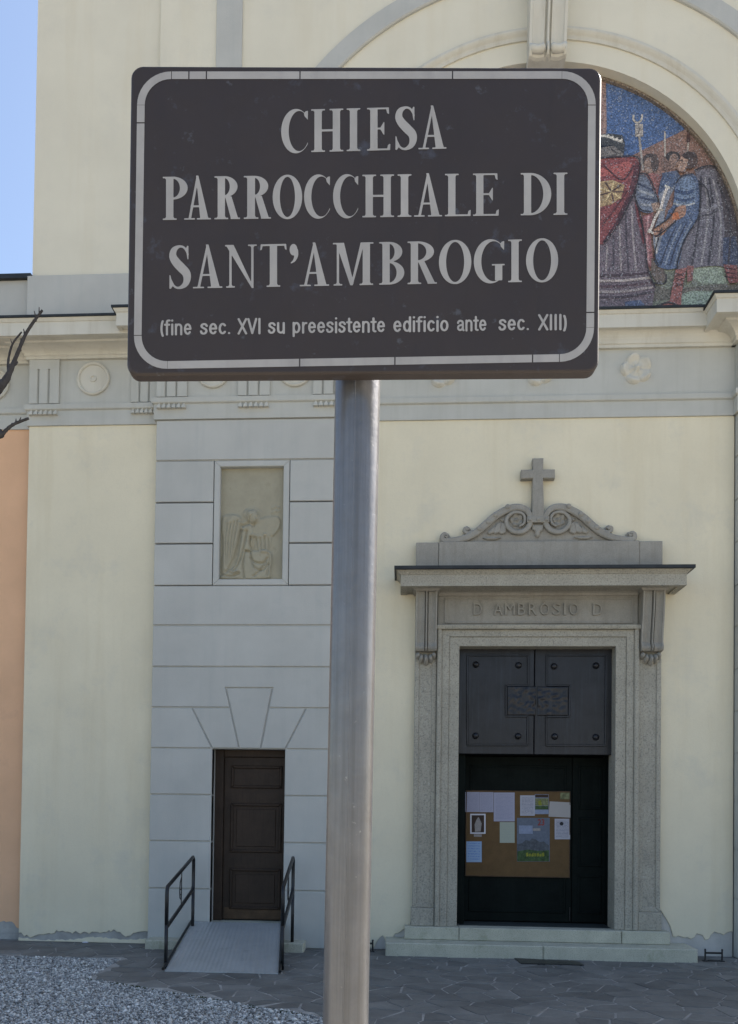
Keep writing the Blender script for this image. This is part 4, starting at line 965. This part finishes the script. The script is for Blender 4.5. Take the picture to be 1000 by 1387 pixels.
for k in range(7): patch('grass', [(428+k*15, 482+(k % 3)*4), (440+k*15, 478+(k % 2)*6), (442+k*15, 500), (430+k*15, 502)], 'print_lime', po, yq-.001)
v, f = text_geo('23', 0., .02); a = np.array(v); lo, hi = a.min(0), a.max(0); x0, z0 = nz_((494, 326), yq); x1, z1 = nz_((532, 290), yq)
obj('number', [(x0+(p[0]-lo[0])/(hi[0]-lo[0])*(x1-x0), yq-.0008, z0+(p[1]-lo[1])/(hi[1]-lo[1])*(z1-z0)) for p in v], f, 'print_red', po)

# ================================================================ RAMP
rbl, rbr = gnd(223, 1315, .008), gnd(377, 1319, .008)
zt_ = zs0+.004; rtl, rtr = at(261.5, 1252, -.14), at(380.5, 1246, -.14)
TL = np.array([rtl[0], -.15, zt_]); TR = np.array([rtr[0]-.0, -.15, zt_]); BL = np.array([rbl[0], rbl[1], .008]); BR = np.array([rbr[0], rbr[1], .008])
ramp = empty('wheelchair_ramp', tuple((BL+BR)/2)); tag(ramp, 'grey ribbed metal ramp with black handrails up to the side door', 'ramp')
def deck():
    v = []; f = []; n = 97
    for e, (A, B) in enumerate(((BL, BR), (TL, TR))):
        for i in range(n):
            p = A+(B-A)*i/(n-1); v.append((p[0], p[1], p[2]+(.0035 if i % 4 in (1, 2) else 0)))
    for i in range(n-1): f.append((i, i+1, n+i+1, n+i))
    k = len(v); 
    for P in (BL, BR, TR, TL): v.append((P[0], P[1], P[2]-.035 if P is TL or P is TR else .0))
    f += [(k, k+1, k+2, k+3), (0, k, k+3, n), (n-1, 2*n-1, k+2, k+1), tuple(range(n))+(k+1, k), ]
    return v, f
obj('deck', *deck(), 'ramp_metal', ramp)
for A, B in ((BL, TL), (BR, TR)):
    n = np.array([-1, 0, 0]) if A is BL else np.array([1, 0, 0])
    obj('side_rail', *tube_g([A+n*.018+np.array([0, 0, .02]), B+n*.018+np.array([0, 0, .01])], .016, 8), 'black_iron', ramp)
def handrail(near, far, H, sx):
    near, far = np.array(near), np.array(far); d = far-near; up = np.array([0, 0, 1.]); r = .021
    o = obj('handrail', *tube_g([near+up*(H-.42*0)-up*.40, near+up*(H-.05), near+up*H+d*.02, far+up*H-d*.03, far+up*(H-.04), far+up*(H-.36), far+up*(H-.40)-d*.03, near+up*(H-.43)+d*.03, near+up*(H-.40)], r, 10), 'black_iron', ramp, True)
    obj('post', *tube_g([near-up*near[2], near+up*(H-.38)], r*.95, 10), 'black_iron', ramp, True); obj('post', *tube_g([np.array([far[0], far[1], .10]), far+up*(H-.36)], r*.95, 10), 'black_iron', ramp, True)
    mid = near+d*.52; ax = d/np.linalg.norm(d)
    mb = MB(); z0, z1 = H-.40, H-.02
    mb.add(*tube_g([mid+up*z0, mid+up*z1], .007, 6))
    mb.add(*tube_g([mid+up*(z0+.06), mid-ax*.07+up*(z0+.10), mid-ax*.09+up*((z0+z1)/2), mid-ax*.07+up*(z1-.10), mid+up*(z1-.06)], .007, 6))
    mb.add(*tube_g([mid-ax*.09+up*((z0+z1)/2), mid+up*((z0+z1)/2)], .006, 6)); mb.add(*tube_g([mid-ax*.085+up*((z0+z1)/2-.06), mid+up*((z0+z1)/2-.06)], .006, 6))
    mb.build('rail_emblem', 'black_iron', ramp)
nl = gnd(224.5, 1312); nr = gnd(382, 1314)
fl = at(262.5, 1160, -.32); frr = at(397.5, 1161, -.32)
H = CAM[2]-0; HL = at(226, 1202, nl[1])[1]; HR = at(382, 1203, nr[1])[1]
def zfar(top, h): return top-h
handrail((nl[0], nl[1], 0), (fl[0], -.32, fl[1]-HL), HL, -1)
handrail((nr[0], nr[1], 0), (frr[0], -.32, frr[1]-HR), HR, 1)

# ================================================================ SMALL THINGS ON THE GROUND
def scraper(px0, px1, py, label):
    x0, y0 = gnd(px0, py); x1, _ = gnd(px1, py); y0 = max(y0, -.35)
    e = empty('boot_scraper', ((x0+x1)/2, y0, 0)); tag(e, label, 'boot scraper', 'iron boot scrapers beside the steps')
    for x in (x0, x1):
        obj('post', *tube_g([(x, y0, 0), (x, y0, .03), (x, y0, .125), (x, y0, .13), (x, y0, .145)], [.016, .010, .010, .014, .008], 8), 'black_iron', e)
        obj('foot', *box_g(x-.022, x+.022, y0-.03, y0+.03, 0, .012, .003), 'black_iron', e)
    obj('blade', *box_g(x0+.008, x1-.008, y0-.004, y0+.004, .085, .108), 'black_iron', e); obj('base_bar', *box_g(x0+.02, x1-.02, y0-.006, y0+.006, .001, .014), 'black_iron', e)
scraper(959.5, 981.5, 1304, 'small black iron boot scraper at the right end of the steps')
scraper(482, 505, 1288.5, 'small black iron boot scraper left of the steps, half behind the pole')
gp = [gnd(*p) for p in ((697, 1299), (783, 1303.5), (791, 1308.5), (706, 1306))]
gr = MB(); c = ccw(gp); gr.add([(x, y, .012) for x, y in c]+[(x, y, -.015) for x, y in c], [(0, 1, 2, 3)]+[(i, 4+i, 4+(i+1) % 4, (i+1) % 4) for i in range(4)])
tag(gr.build('floor_plate', 'black_iron'), 'thin dark iron plate on the paving before the main steps', 'floor plate')
def litter(px, py, s, label, Z=0.):
    x, y = gnd(px, py, Z); mb = MB(); pts = [(s*math.cos(a)*random.uniform(.6, 1.2), s*.6*math.sin(a)*random.uniform(.6, 1.2)) for a in np.linspace(0, 5.6, 7)]
    n = len(pts); v = [(x+a, y+b_, .004+.01*random.random()) for a, b_ in pts]+[(x+a, y+b_, .001) for a, b_ in pts]
    mb.add(v, [tuple(range(n)), tuple(range(n, 2*n))[::-1]]+[(i, n+i, n+(i+1) % n, (i+1) % n) for i in range(n)])
    tag(mb.build('paper_scrap', 'paper_white'), label, 'litter', 'white scraps on the ground')
litter(115, 1277, .045, 'white scrap lying at the foot of the cream wall'); litter(50, 1318.5, .03, 'white scrap on the gravel below the cream wall'); litter(146, 1363.5, .025, 'white scrap on the gravel near the paving edge')

# ================================================================ TREE (pollarded, standing just left of the frame)
YT = -6.9
tree = empty('bare_tree', (-3.1, YT, -.03)); tag(tree, 'dark bare pollarded tree whose twigs reach in at the left edge', 'tree')
def P3(px, py, dy=0.): x, z = at(px, py, YT+dy); return np.array([x, YT+dy, z])
tr = [(-3.1, YT, -.03), (-3.08, YT, .5), (-3.12, YT+.03, 1.2), (-3.06, YT, 1.9), (-3.0, YT, 2.3)]
obj('trunk', *tube_g(smooth_path(tr, 4), list(np.interp(np.linspace(0, 1, 17), [0, .1, .8, 1], [.17, .13, .12, .15])), 14), 'bark', tree, True)
def limb(pts, r0, r1, knobs=0, name='limb'):
    P = smooth_path(pts, 5); n = len(P); r = np.linspace(r0, r1, n)*(1+.10*np.array([random.uniform(-1, 1) for _ in range(n)]))
    mb = MB(); mb.add(*tube_g(P, list(r), 10))
    for k in range(knobs):
        i = random.randrange(1, n-1); d = np.array([random.uniform(-1, 1), random.uniform(-.6, .6), random.uniform(-.3, 1)]); d = d/np.linalg.norm(d)
        mb.add(*tube_g([P[i]-d*r[i]*.2, P[i]+d*r[i]*1.0, P[i]+d*r[i]*1.5], [r[i]*.95, r[i]*.75, r[i]*.35], 7))
    for k in range(knobs//2):
        i = random.randrange(n//2, n-1); d = np.array([random.uniform(-1, 1), random.uniform(-.6, .6), random.uniform(.2, 1)]); d = d/np.linalg.norm(d); L = random.uniform(.015, .032)
        mb.add(*tube_g([P[i], P[i]+d*L*.6, P[i]+d*L+np.array([0, 0, .01])], [r[i]*.6, r[i]*.5, r[i]*.3], 6))
    return mb.build(name, 'bark', tree, True)
limb([(-3.02, YT, 2.25), (-2.6, YT, 2.5), P3(-60, 590), P3(-8, 533), P3(8, 514), P3(18, 492)], .042, .0105, 12)
limb([P3(15, 499), P3(24, 478), P3(33, 456), P3(44, 438), P3(57.5, 420)], .0105, .006, 7, 'twig')
limb([P3(11, 507, .02), P3(11.5, 487, .03), P3(17, 466, .03), P3(29.5, 449.5, .02)], .007, .004, 3, 'twig')
limb([(-2.55, YT+.02, 2.50), P3(-60, 612), P3(-12, 592), P3(4, 588)], .04, .014, 2); limb([P3(3, 588.5), P3(10, 581), P3(20, 574), P3(39, 566.5)], .0092, .006, 4, 'twig')
for k in range(6):
    a = random.uniform(1.9, 4.4); L = random.uniform(.8, 1.5); b0 = np.array([-3.02, YT, 2.2]); d = np.array([math.cos(a), .6*math.sin(a), random.uniform(.5, 1.1)])
    e = b0+d*L; limb([b0, b0+d*L*.5+np.array([0, 0, .05]), e], .07, .03, 4)
    for q in range(3): limb([e, e+np.array([random.uniform(-.3, .05), random.uniform(-.25, .25), .35]), e+np.array([random.uniform(-.5, .0), random.uniform(-.4, .4), random.uniform(.6, .9)])], .018, .008, 3, 'twig')

# ================================================================ SIGN
SC = np.array([-.0566, -9.9056, 2.4744]); SR, SU, SF = _axes(.0529, .0110, .0050)      # sign centre, right, up, away from the camera
def sgn(px, py):
    d = ray(px, py); t = ((SC-CAM)@SF)/(d@SF); p = CAM+d*t-SC; return np.array([p@SR, p@SU])
def s3(a, b_, h=0.): return SC+SR*a+SU*b_-SF*h          # h = out of the face, towards the viewer
corner = [sgn(*p) for p in ((177.5, 88.5), (815.5, 91), (811.5, 503), (171.5, 507.5))]
pole_t = SC - SU*.18 + SF*.058
p_a = atp(484.2, 530, 1.0); p_b = atp(468.3, 1380, 1.0)
def depth_to(px, py, dist): return CAM+ray(px, py)*dist
PA = depth_to(484.4, 530, 1.186); PB = depth_to(468.2, 1380, 1.165)
dirp = (PA-PB)/np.linalg.norm(PA-PB); base = PB-dirp*(PB[2]/dirp[2]); top = PA+dirp*((2.60-PA[2])/dirp[2])
sign = empty('street_sign', (float(base[0]), float(base[1]), 0)); tag(sign, 'dark brown rectangular sign with pale lettering on a galvanised steel pole', 'sign')
def rquad(c, r, n=6):
    """rounded quadrilateral from four corner points (tl,tr,br,bl)"""
    out = []
    for i in range(4):
        p, a, b_ = c[i], c[i-1], c[(i+1) % 4]; e1 = (a-p)/np.linalg.norm(a-p); e2 = (b_-p)/np.linalg.norm(b_-p)
        o = p+(e1+e2)*r
        a0 = -e2; a1 = -e1
        for k in range(n+1):
            t = k/n*math.pi/2; out.append(o+(a0*math.cos(t)+a1*math.sin(t))*r)
    return out
def panel():
    R0 = rquad(corner, .014); cen = sum(R0)/len(R0); n = len(R0)
    def sc(d): return [p-(p-cen)/np.linalg.norm(p-cen)*d for p in R0]
    rings = [(sc(.0045), 0.), (sc(.0018), -.0007), (R0, -.003), (R0, -.019)]
    v = []; f = []
    for pl, h in rings: v += [s3(p[0], p[1], h) for p in pl]
    f.append(tuple(range(n))); 
    for r in range(3):
        for i in range(n): f.append((r*n+i, (r+1)*n+i, (r+1)*n+(i+1) % n, r*n+(i+1) % n))
    f.append(tuple(3*n+i for i in range(n))[::-1])
    return v, f
face = obj('sign_panel', *panel(), 'sign_brown', sign)
obj('pole', *tube_g([base+(top-base)*t for t in np.linspace(0, 1, 24)], .0302, 40), 'galvanised', sign, True)
obj('pole_seam', *tube_g([base+(top-base)*t+np.array([-.0015, -.0297, 0]) for t in np.linspace(0.02, 1, 30)], .0013, 6), 'galvanised', sign, True)
for k in (-.12, .12):
    c = PA+dirp*((SC[2]+k-PA[2])/dirp[2]); obj('clamp', *tube_g([c-dirp*.015, c+dirp*.015], .034, 24), 'galvanised', sign)
# border of reflective tape: straight lengths and corner pieces with small gaps
oc = [sgn(*p) for p in ((186.5, 97), (807.5, 96.5), (804.5, 489.5), (181, 500.5))]; ic = []
for i in range(4):
    p, a, b_ = oc[i], oc[i-1], oc[(i+1) % 4]; ic.append(p+((a-p)/np.linalg.norm(a-p)+(b_-p)/np.linalg.norm(b_-p))*.0098)
RO = .043; NN = 10
O_ = rquad(oc, RO, NN); I_ = rquad(ic, RO-.0098, NN)
def tape(pairs):
    v = []; f = []
    for o, i in pairs: v += [s3(o[0], o[1], .0005), s3(i[0], i[1], .0005)]
    for k in range(len(pairs)-1): f.append((2*k, 2*k+1, 2*k+3, 2*k+2))
    obj('border_tape', v, f, 'sign_tape', face)
m_ = NN+1
for i in range(4):
    s_ = slice(i*m_, (i+1)*m_); tape(list(zip(O_[s_], I_[s_])))
    a = (O_[(i+1)*m_-1], I_[(i+1)*m_-1]); b_ = (O_[((i+1)*m_) % (4*m_)], I_[((i+1)*m_) % (4*m_)])
    L = np.linalg.norm(b_[0]-a[0]); cuts = [0]+sorted(random.uniform(.06, .94) for _ in range(3 if i in (0, 2) else 1))+[1]
    if i == 0: cuts = [0, .045, .09, .33, .72, 1]
    for c0_, c1_ in zip(cuts[:-1], cuts[1:]):
        g0 = c0_+.0012/L*(1 if c0_ > 0 else .8); g1 = c1_-.0004/L
        tape([(a[0]+(b_[0]-a[0])*t, a[1]+(b_[1]-a[1])*t) for t in (g0, g1)])
def fill_field(U, xs, ys):
    ny, nx = U.shape
    # marching squares with horizontal run merging
    ins = U > 0; v = []; f = []
    for j in range(ny-1):
        i = 0
        while i < nx-1:
            q = [(j, i), (j, i+1), (j+1, i+1), (j+1, i)]; s_ = [ins[a] for a in q]
            if all(s_):
                i0 = i
                while i < nx-1 and ins[j, i] and ins[j, i+1] and ins[j+1, i] and ins[j+1, i+1]: i += 1
                k = len(v); v += [(xs[i0], ys[j]), (xs[i], ys[j]), (xs[i], ys[j+1]), (xs[i0], ys[j+1])]; f.append((k, k+1, k+2, k+3)); continue
            if any(s_):
                pl = []
                for n_ in range(4):
                    a, b_ = q[n_], q[(n_+1) % 4]; fa, fb = U[a], U[b_]; pa = np.array([xs[a[1]], ys[a[0]]]); pb2 = np.array([xs[b_[1]], ys[b_[0]]])
                    if fa > 0: pl.append(pa)
                    if (fa > 0) != (fb > 0): pl.append(pa+(pb2-pa)*fa/(fa-fb))
                if len(pl) > 2: k = len(v); v += [tuple(p) for p in pl]; f.append(tuple(range(k, k+len(pl))))
            i += 1
    return v, f
# --- serif letters: each glyph is an implicit shape filled by marching squares
def glyph(ch, wd):
    W = wd; ny = 84; nx = max(24, int(ny*W*1.12)); pad = .06
    xs = np.linspace(-pad, W+pad, nx); ys = np.linspace(-pad, 1+pad, ny); X, Y = np.meshgrid(xs, ys)
    U = np.full(X.shape, -9.)
    def bx_(x0, x1, y0, y1): return np.minimum(np.minimum(X-x0, x1-X), np.minimum(Y-y0, y1-Y))
    def poly(p):
        p = ccw(p); r = np.full(X.shape, 9.)
        for i in range(len(p)):
            a, b_ = np.array(p[i-1]), np.array(p[i]); d = b_-a; L = math.hypot(*d); r = np.minimum(r, (d[0]*(Y-a[1])-d[1]*(X-a[0]))/L)
        return r
    def el(cx, cy, a, b_): return (1-np.hypot((X-cx)/a, (Y-cy)/b_))*min(a, b_)
    def u(*fs):
        nonlocal U
        for f_ in fs: U = np.maximum(U, f_)
    def cut(f_):
        nonlocal U
        U = np.minimum(U, -f_)
    st = .172; th = .048; sf = .034; se = .075
    def serif(x0, x1, y, side=(1, 1), e=se):
        s_ = 1 if y < .5 else -1; a = x0-e*side[0]; b_ = x1+e*side[1]; y1 = y+s_*sf
        u(bx_(a, b_, min(y, y1), max(y, y1)))
        if side[0]: u(poly([(x0+.01, y+s_*.02), (x0+.01, y+s_*.11), (x0-.012, y+s_*.055), (x0-e*.7, y+s_*.026)]))
        if side[1]: u(poly([(x1-.01, y+s_*.02), (x1-.01, y+s_*.11), (x1+.012, y+s_*.055), (x1+e*.7, y+s_*.026)]))
    def stem(x0, x1, b=(1, 1), t=(1, 1), y0=0, y1=1):
        u(bx_(x0, x1, y0, y1))
        if b: serif(x0, x1, 0, b)
        if t: serif(x0, x1, 1, t)
    def bowl(x0, cy, a, b_, thick=st*1.05, thn=.046):
        r = np.minimum(el(x0, cy, a, b_), -el(x0, cy, a-thick, b_-thn)); u(np.minimum(r, X-x0))
    def stroke(pts):
        P = smooth_path(pts, 10); D = np.full(X.shape, -9.)
        for a, b_ in zip(P[:-1], P[1:]):
            d = b_[:2]-a[:2]; L = d@d+1e-12; t = np.clip(((X-a[0])*d[0]+(Y-a[1])*d[1])/L, 0, 1)
            D = np.maximum(D, a[2]+(b_[2]-a[2])*t-np.hypot(X-a[0]-t*d[0], Y-a[1]-t*d[1]))
        u(D)
    if ch == 'I': c = W/2; stem(c-st/2, c+st/2)
    elif ch == 'H':
        stem(se, se+st); stem(W-se-st, W-se); u(bx_(se, W-se, .475, .525))
    elif ch in 'EL':
        stem(se, se+st, (1, 0), (1, 1) if ch == 'L' else (1, 0)); u(bx_(se, W, 0, sf+.008)); u(poly([(W-.055, 0), (W, .0), (W+.01, .28), (W-.015, .28), (W-.05, .12), (W-.19, .036)]))
        if ch == 'E':
            u(bx_(se, W-.03, 1-sf-.006, 1)); u(poly([(W-.06, 1), (W-.03, 1), (W-.02, .76), (W-.042, .76), (W-.07, .87), (W-.20, .964)]))
            u(bx_(se+st-.02, W-.15, .49, .532)); u(poly([(W-.24, .51), (W-.15, .66), (W-.135, .66), (W-.135, .36), (W-.15, .36)]))
    elif ch == 'T':
        c = W/2; stem(c-st/2, c+st/2, t=None); u(bx_(.02, W-.02, 1-sf-.01, 1))
        u(poly([(.02, 1), (0, .74), (.022, .74), (.05, .88), (.17, .962), (.17, 1)])); u(poly([(W-.02, 1), (W, .74), (W-.022, .74), (W-.05, .88), (W-.17, .962), (W-.17, 1)]))
    elif ch in 'PRB':
        x0 = se; stem(x0, x0+st, (1, 1) if ch in 'PR' else (1, 0), (1, 0)); xm = x0+st-.02
        if ch == 'P': bowl(xm, .735, W-xm, .265); u(bx_(xm-.02, xm+.05, .955, 1))
        if ch == 'R':
            bowl(xm, .755, W*.90-xm, .245); u(poly([(xm+.02, .53), (xm+.17, .53), (W-.05, .03), (W-.045, 0), (W-.21, 0)])); u(bx_(W-.22, W, 0, sf))
        if ch == 'B': bowl(xm, .765, W*.92-xm, .235); bowl(xm, .275, W-xm, .275)
    elif ch == 'D': stem(se, se+st, (1, 0), (1, 0)); bowl(se+st-.03, .5, W-se-st+.03, .5, st*1.1)
    elif ch == 'O': u(np.minimum(el(W/2, .5, W/2, .518), -el(W/2, .5, W/2-st*.98, .518-.05)))
    elif ch in 'CG':
        cx = W*.54; o = el(cx, .5, cx, .518); i = el(cx+.075, .5, cx-st*.93+.06, .518-.05); U = np.minimum(o, -i)
        cut(bx_(W*.66, W+.2, .25 if ch == 'C' else .30, .72)); cut(bx_(W-.015, W+.3, -.1, 1.1))
        u(poly([(W-.045, .66), (W-.018, .66), (W-.01, 1.0), (W-.04, 1.0), (W-.07, .955), (W-.17, .93), (W-.09, .84)]))
        if ch == 'G': x1 = W-.055; u(bx_(x1-st, x1, .05, .42)); serif(x1-st, x1, .42 if False else 0, (0, 0)) if False else None; u(bx_(x1-st-se, x1+.055, .40, .434)); cut(poly([(x1-.001, -.1), (x1+.2, -.1), (x1+.2, .38), (x1-.001, .38)]))
    elif ch == 'S':
        stroke([(W*.86, .80, .018), (W*.70, .95, .024), (W*.48, .985, .030), (W*.25, .91, .066), (W*.19, .765, .085), (W*.32, .63, .098), (W*.56, .49, .104), (W*.78, .36, .098), (W*.82, .22, .084), (W*.72, .09, .062), (W*.47, .018, .030), (W*.25, .06, .024), (W*.10, .21, .018)])
        u(poly([(W*.84, .68), (W*.88, .68), (W*.88, 1.0), (W*.83, 1.0), (W*.76, .93)])); u(poly([(W*.04, .32), (W*.08, .32), (W*.20, .07), (W*.10, 0), (W*.04, 0)]))
    elif ch == 'A':
        u(poly([(.095, 0), (.155, 0), (W*.5+.01, .90), (W*.49, 1.0), (W*.46, 1.0)])); u(poly([(W*.44, 1.02), (W*.53, 1.02), (W-.055, 0), (W-.055-st*1.12, 0)])); u(bx_(W*.24, W*.72, .285, .33))
        u(bx_(0, .25, 0, sf)); u(bx_(W-.33, W, 0, sf)); cut(bx_(-1, 3, 1.02, 2))
    elif ch == 'N':
        t = .055; stem(.10, .10+t, (1, 1), None); stem(W-.10-t, W-.10, None, (1, 1)); u(poly([(.015, 1), (.20, 1), (W-.10, .0), (W-.10, -.02), (W-.14, -.02)])); u(bx_(0, .16, 1-sf, 1)); u(poly([(.10, .8), (.10, 1), (.2, 1)]))
    elif ch == 'M':
        t = .055; stem(.09, .09+t, (1, 1), None); stem(W-.08-st, W-.08, (1, 1), None); c = W*.47
        u(bx_(.0, .2, 1-sf, 1)); u(bx_(W-.28, W, 1-sf, 1)); u(poly([(.07, 1), (.26, 1), (c+.04, .05), (c, 0), (c-.04, 0)])); u(poly([(c-.03, 0), (c+.02, 0), (W-.08-st+.02, .93), (W-.08-st+.02, 1), (W-.30, 1)]))
    elif ch == "'":
        k = W; u(el(k*.5, .86, k*.46, .135)); stroke([(k*.80, .84, .05), (k*.82, .72, .045), (k*.60, .61, .03), (k*.22, .55, .012)])
    return fill_field(U, xs, ys)
TXT = [  # character, left px, right px
 ((('C', 381.1, 418), ('H', 421.7, 465.2), ('I', 469.6, 488.4), ('E', 497.3, 528.6), ('S', 534.6, 565.2), ('A', 566.9, 604.8)), (440, 205.8, 147.8), (585, 202.0, 144.2)),
 ((('P', 220.7, 254.4), ('A', 249.7, 286), ('R', 290.6, 325.4), ('R', 330.4, 367.2), ('O', 369.5, 409.5), ('C', 412.1, 447.8), ('C', 451.3, 486.1), ('H', 491, 533.9), ('I', 538.5, 557.7), ('A', 561, 598.9), ('L', 602.9, 637.5), ('E', 640.8, 675.5), ('D', 705.5, 746.8), ('I', 749.7, 768.9)), (235, 298, 239.5), (760, 291.2, 234)),
 ((('S', 228.5, 259.1), ('A', 261.5, 301.4), ('N', 305, 349.4), ('T', 352.1, 389), ("'", 392, 403.4), ('A', 406.1, 446), ('M', 451.1, 506), ('B', 513.8, 547.8), ('R', 552.2, 592), ('O', 594.7, 638.6), ('G', 642, 683.8), ('I', 687.2, 708.3), ('O', 712.7, 756.2)), (281, 390.4, 332.5), (697, 382.4, 324.6))]
GC = {}
for row, (xa, ba, ta), (xb, bb, tb) in TXT:
    for ch, x0, x1 in row:
        xm = (x0+x1)/2; t = (xm-xa)/(xb-xa); base_y = ba+(bb-ba)*t; top_y = ta+(tb-ta)*t
        W = (x1-x0)/(base_y-top_y)
        key = (ch, round(W*10))
        if key not in GC: GC[key] = (W, glyph(ch, W))
        W0, (gv, gf) = GC[key]; dyx = (bb-ba)/(xb-xa)
        vv = []
        for gx, gy in gv:
            X_ = x0+(x1-x0)*gx/W0; p = sgn(X_, base_y+dyx*(X_-xm)-(base_y-top_y)*gy); vv.append(s3(p[0], p[1], .0005))
        obj('letter', vv, gf, 'sign_tape', face)

SX = .72                                          # x-height of the small sans line (cap height 1)
def sans(ch):
    """(advance width, [polylines]) of a narrow grotesque letter; stroke ends round off at this size"""
    arc = lambda cx, cy, a, b_, d0, d1, n=14: [(cx+a*math.cos(math.radians(d0+(d1-d0)*k/n)), cy+b_*math.sin(math.radians(d0+(d1-d0)*k/n))) for k in range(n+1)]
    w2 = .20; y2 = SX/2; r = .075
    T = {
     '(': (.26, [arc(.34, .42, .22, .66, 130, 230)]), ')': (.26, [arc(-.08, .42, .22, .66, 50, -50)]), '.': (.2, [[(.1, .04), (.1, .05)]]),
     'f': (.34, [[(.31, .97)]+arc(.25, .86, .10, .11, 90, 180, 5)+[(.15, 0)], [(.03, .68), (.29, .68)]]), 'i': (.18, [[(.09, 0), (.09, SX-.03)], [(.09, .95), (.09, .97)]]),
     'n': (.52, [[(.09, 0), (.09, SX-.03)], [(.09, .44)]+arc(.26, SX-.22, .16, .19, 160, 0, 8)+[(.42, 0)]]), 'u': (.52, [[(.42, 0), (.42, SX-.03)], [(.09, SX-.03)]+arc(.25, .22, .16, .19, 180, 340, 8)]),
     'e': (.50, [[(.08, .37), (.42, .37)]+arc(.25, y2, .17, y2-.035, 5, 320, 20)]), 'c': (.47, [arc(.25, y2, .17, y2-.035, 42, 318, 18)]), 'o': (.51, [arc(.255, y2, .175, y2-.035, 0, 360, 24)]),
     's': (.46, [smooth_path([(.39, .56), (.33, .66), (.22, .69), (.11, .63), (.10, .50), (.22, .40), (.33, .32), (.37, .20), (.31, .07), (.20, .03), (.10, .07), (.06, .19)], 3)]),
     'p': (.52, [[(.09, -.22), (.09, SX-.03)], arc(.26, y2, .17, y2-.035, 0, 360, 20)]), 'd': (.52, [[(.43, 0), (.43, .97)], arc(.26, y2, .17, y2-.035, 0, 360, 20)]),
     'a': (.49, [[(.08, .53)]+arc(.235, .53, .155, .155, 165, 0, 8)+[(.39, .10), (.44, .02)], [(.39, .42), (.26, .38)]+arc(.22, .20, .14, .165, 100, 280, 8)+[(.39, .14)]]),
     't': (.30, [[(.14, .93)]+[(.14, .14)]+arc(.24, .12, .10, .09, 190, 280, 4), [(.02, .68), (.27, .68)]]), 'r': (.33, [[(.09, 0), (.09, SX-.03)], [(.09, .42)]+arc(.27, .46, .17, .21, 165, 85, 5)]),
     'X': (.56, [[(.05, 0), (.51, 1)], [(.05, 1), (.51, 0)]]), 'V': (.56, [[(.04, 1), (.28, .02), (.52, 1)]]), 'I': (.22, [[(.11, 0), (.11, 1)]])}
    return T[ch]
def sans_word(txt, name, x0, x1):
    runs = []; pen = 0
    for ch in txt:
        aw, pl = sans(ch); runs += [[(p[0]+pen, p[1]) for p in q] for q in pl]; pen += aw+.05
    xs = [p[0] for q in runs for p in q]; lo, hi = min(xs)-.065, max(xs)+.065; pad = .09; sx = (x1-x0)/(hi-lo)/19.6
    ny = 76; y0, y1 = -.34, 1.12; nx = int((hi-lo+2*pad)*ny/(y1-y0)*.9)
    gx = np.linspace(lo-pad, hi+pad, nx); gy = np.linspace(y0, y1, ny); X, Y = np.meshgrid(gx, gy); U = np.full(X.shape, -9.)
    for q in runs:
        for a, b_ in zip(q[:-1], q[1:]):
            a = np.array(a, float); d = np.array(b_, float)-a; i0, i1 = np.searchsorted(gx, [min(a[0], a[0]+d[0])-.15, max(a[0], a[0]+d[0])+.15]); XX, YY = X[:, i0:i1], Y[:, i0:i1]
            t = np.clip(((XX-a[0])*d[0]+(YY-a[1])*d[1])/(d@d+1e-12), 0, 1); U[:, i0:i1] = np.maximum(U[:, i0:i1], .068-np.hypot(XX-a[0]-t*d[0], YY-a[1]-t*d[1]))
    gv, gf = fill_field(U, gx, gy); vv = []
    for px_, py_ in gv:
        X_ = x0+(px_-lo)/(hi-lo)*(x1-x0); bl_ = 453.4+(446.4-453.4)*(X_-222)/(745-222); p = sgn(X_, bl_-py_*19.6); vv.append(s3(p[0], p[1], .0005))
    obj(name, vv, gf, 'sign_tape', face)
for wd_, x0, x1 in (('(fine', 217.5, 259.5), ('sec.', 271, 312), ('XVI', 322, 353), ('su', 363, 386), ('preesistente', 396.5, 521.6), ('edificio', 533, 607.6), ('ante', 619.3, 659), ('sec.', 675.3, 716.5), ('XIII)', 729, 767.8)):
    sans_word(wd_, 'inscription_word', x0, x1)
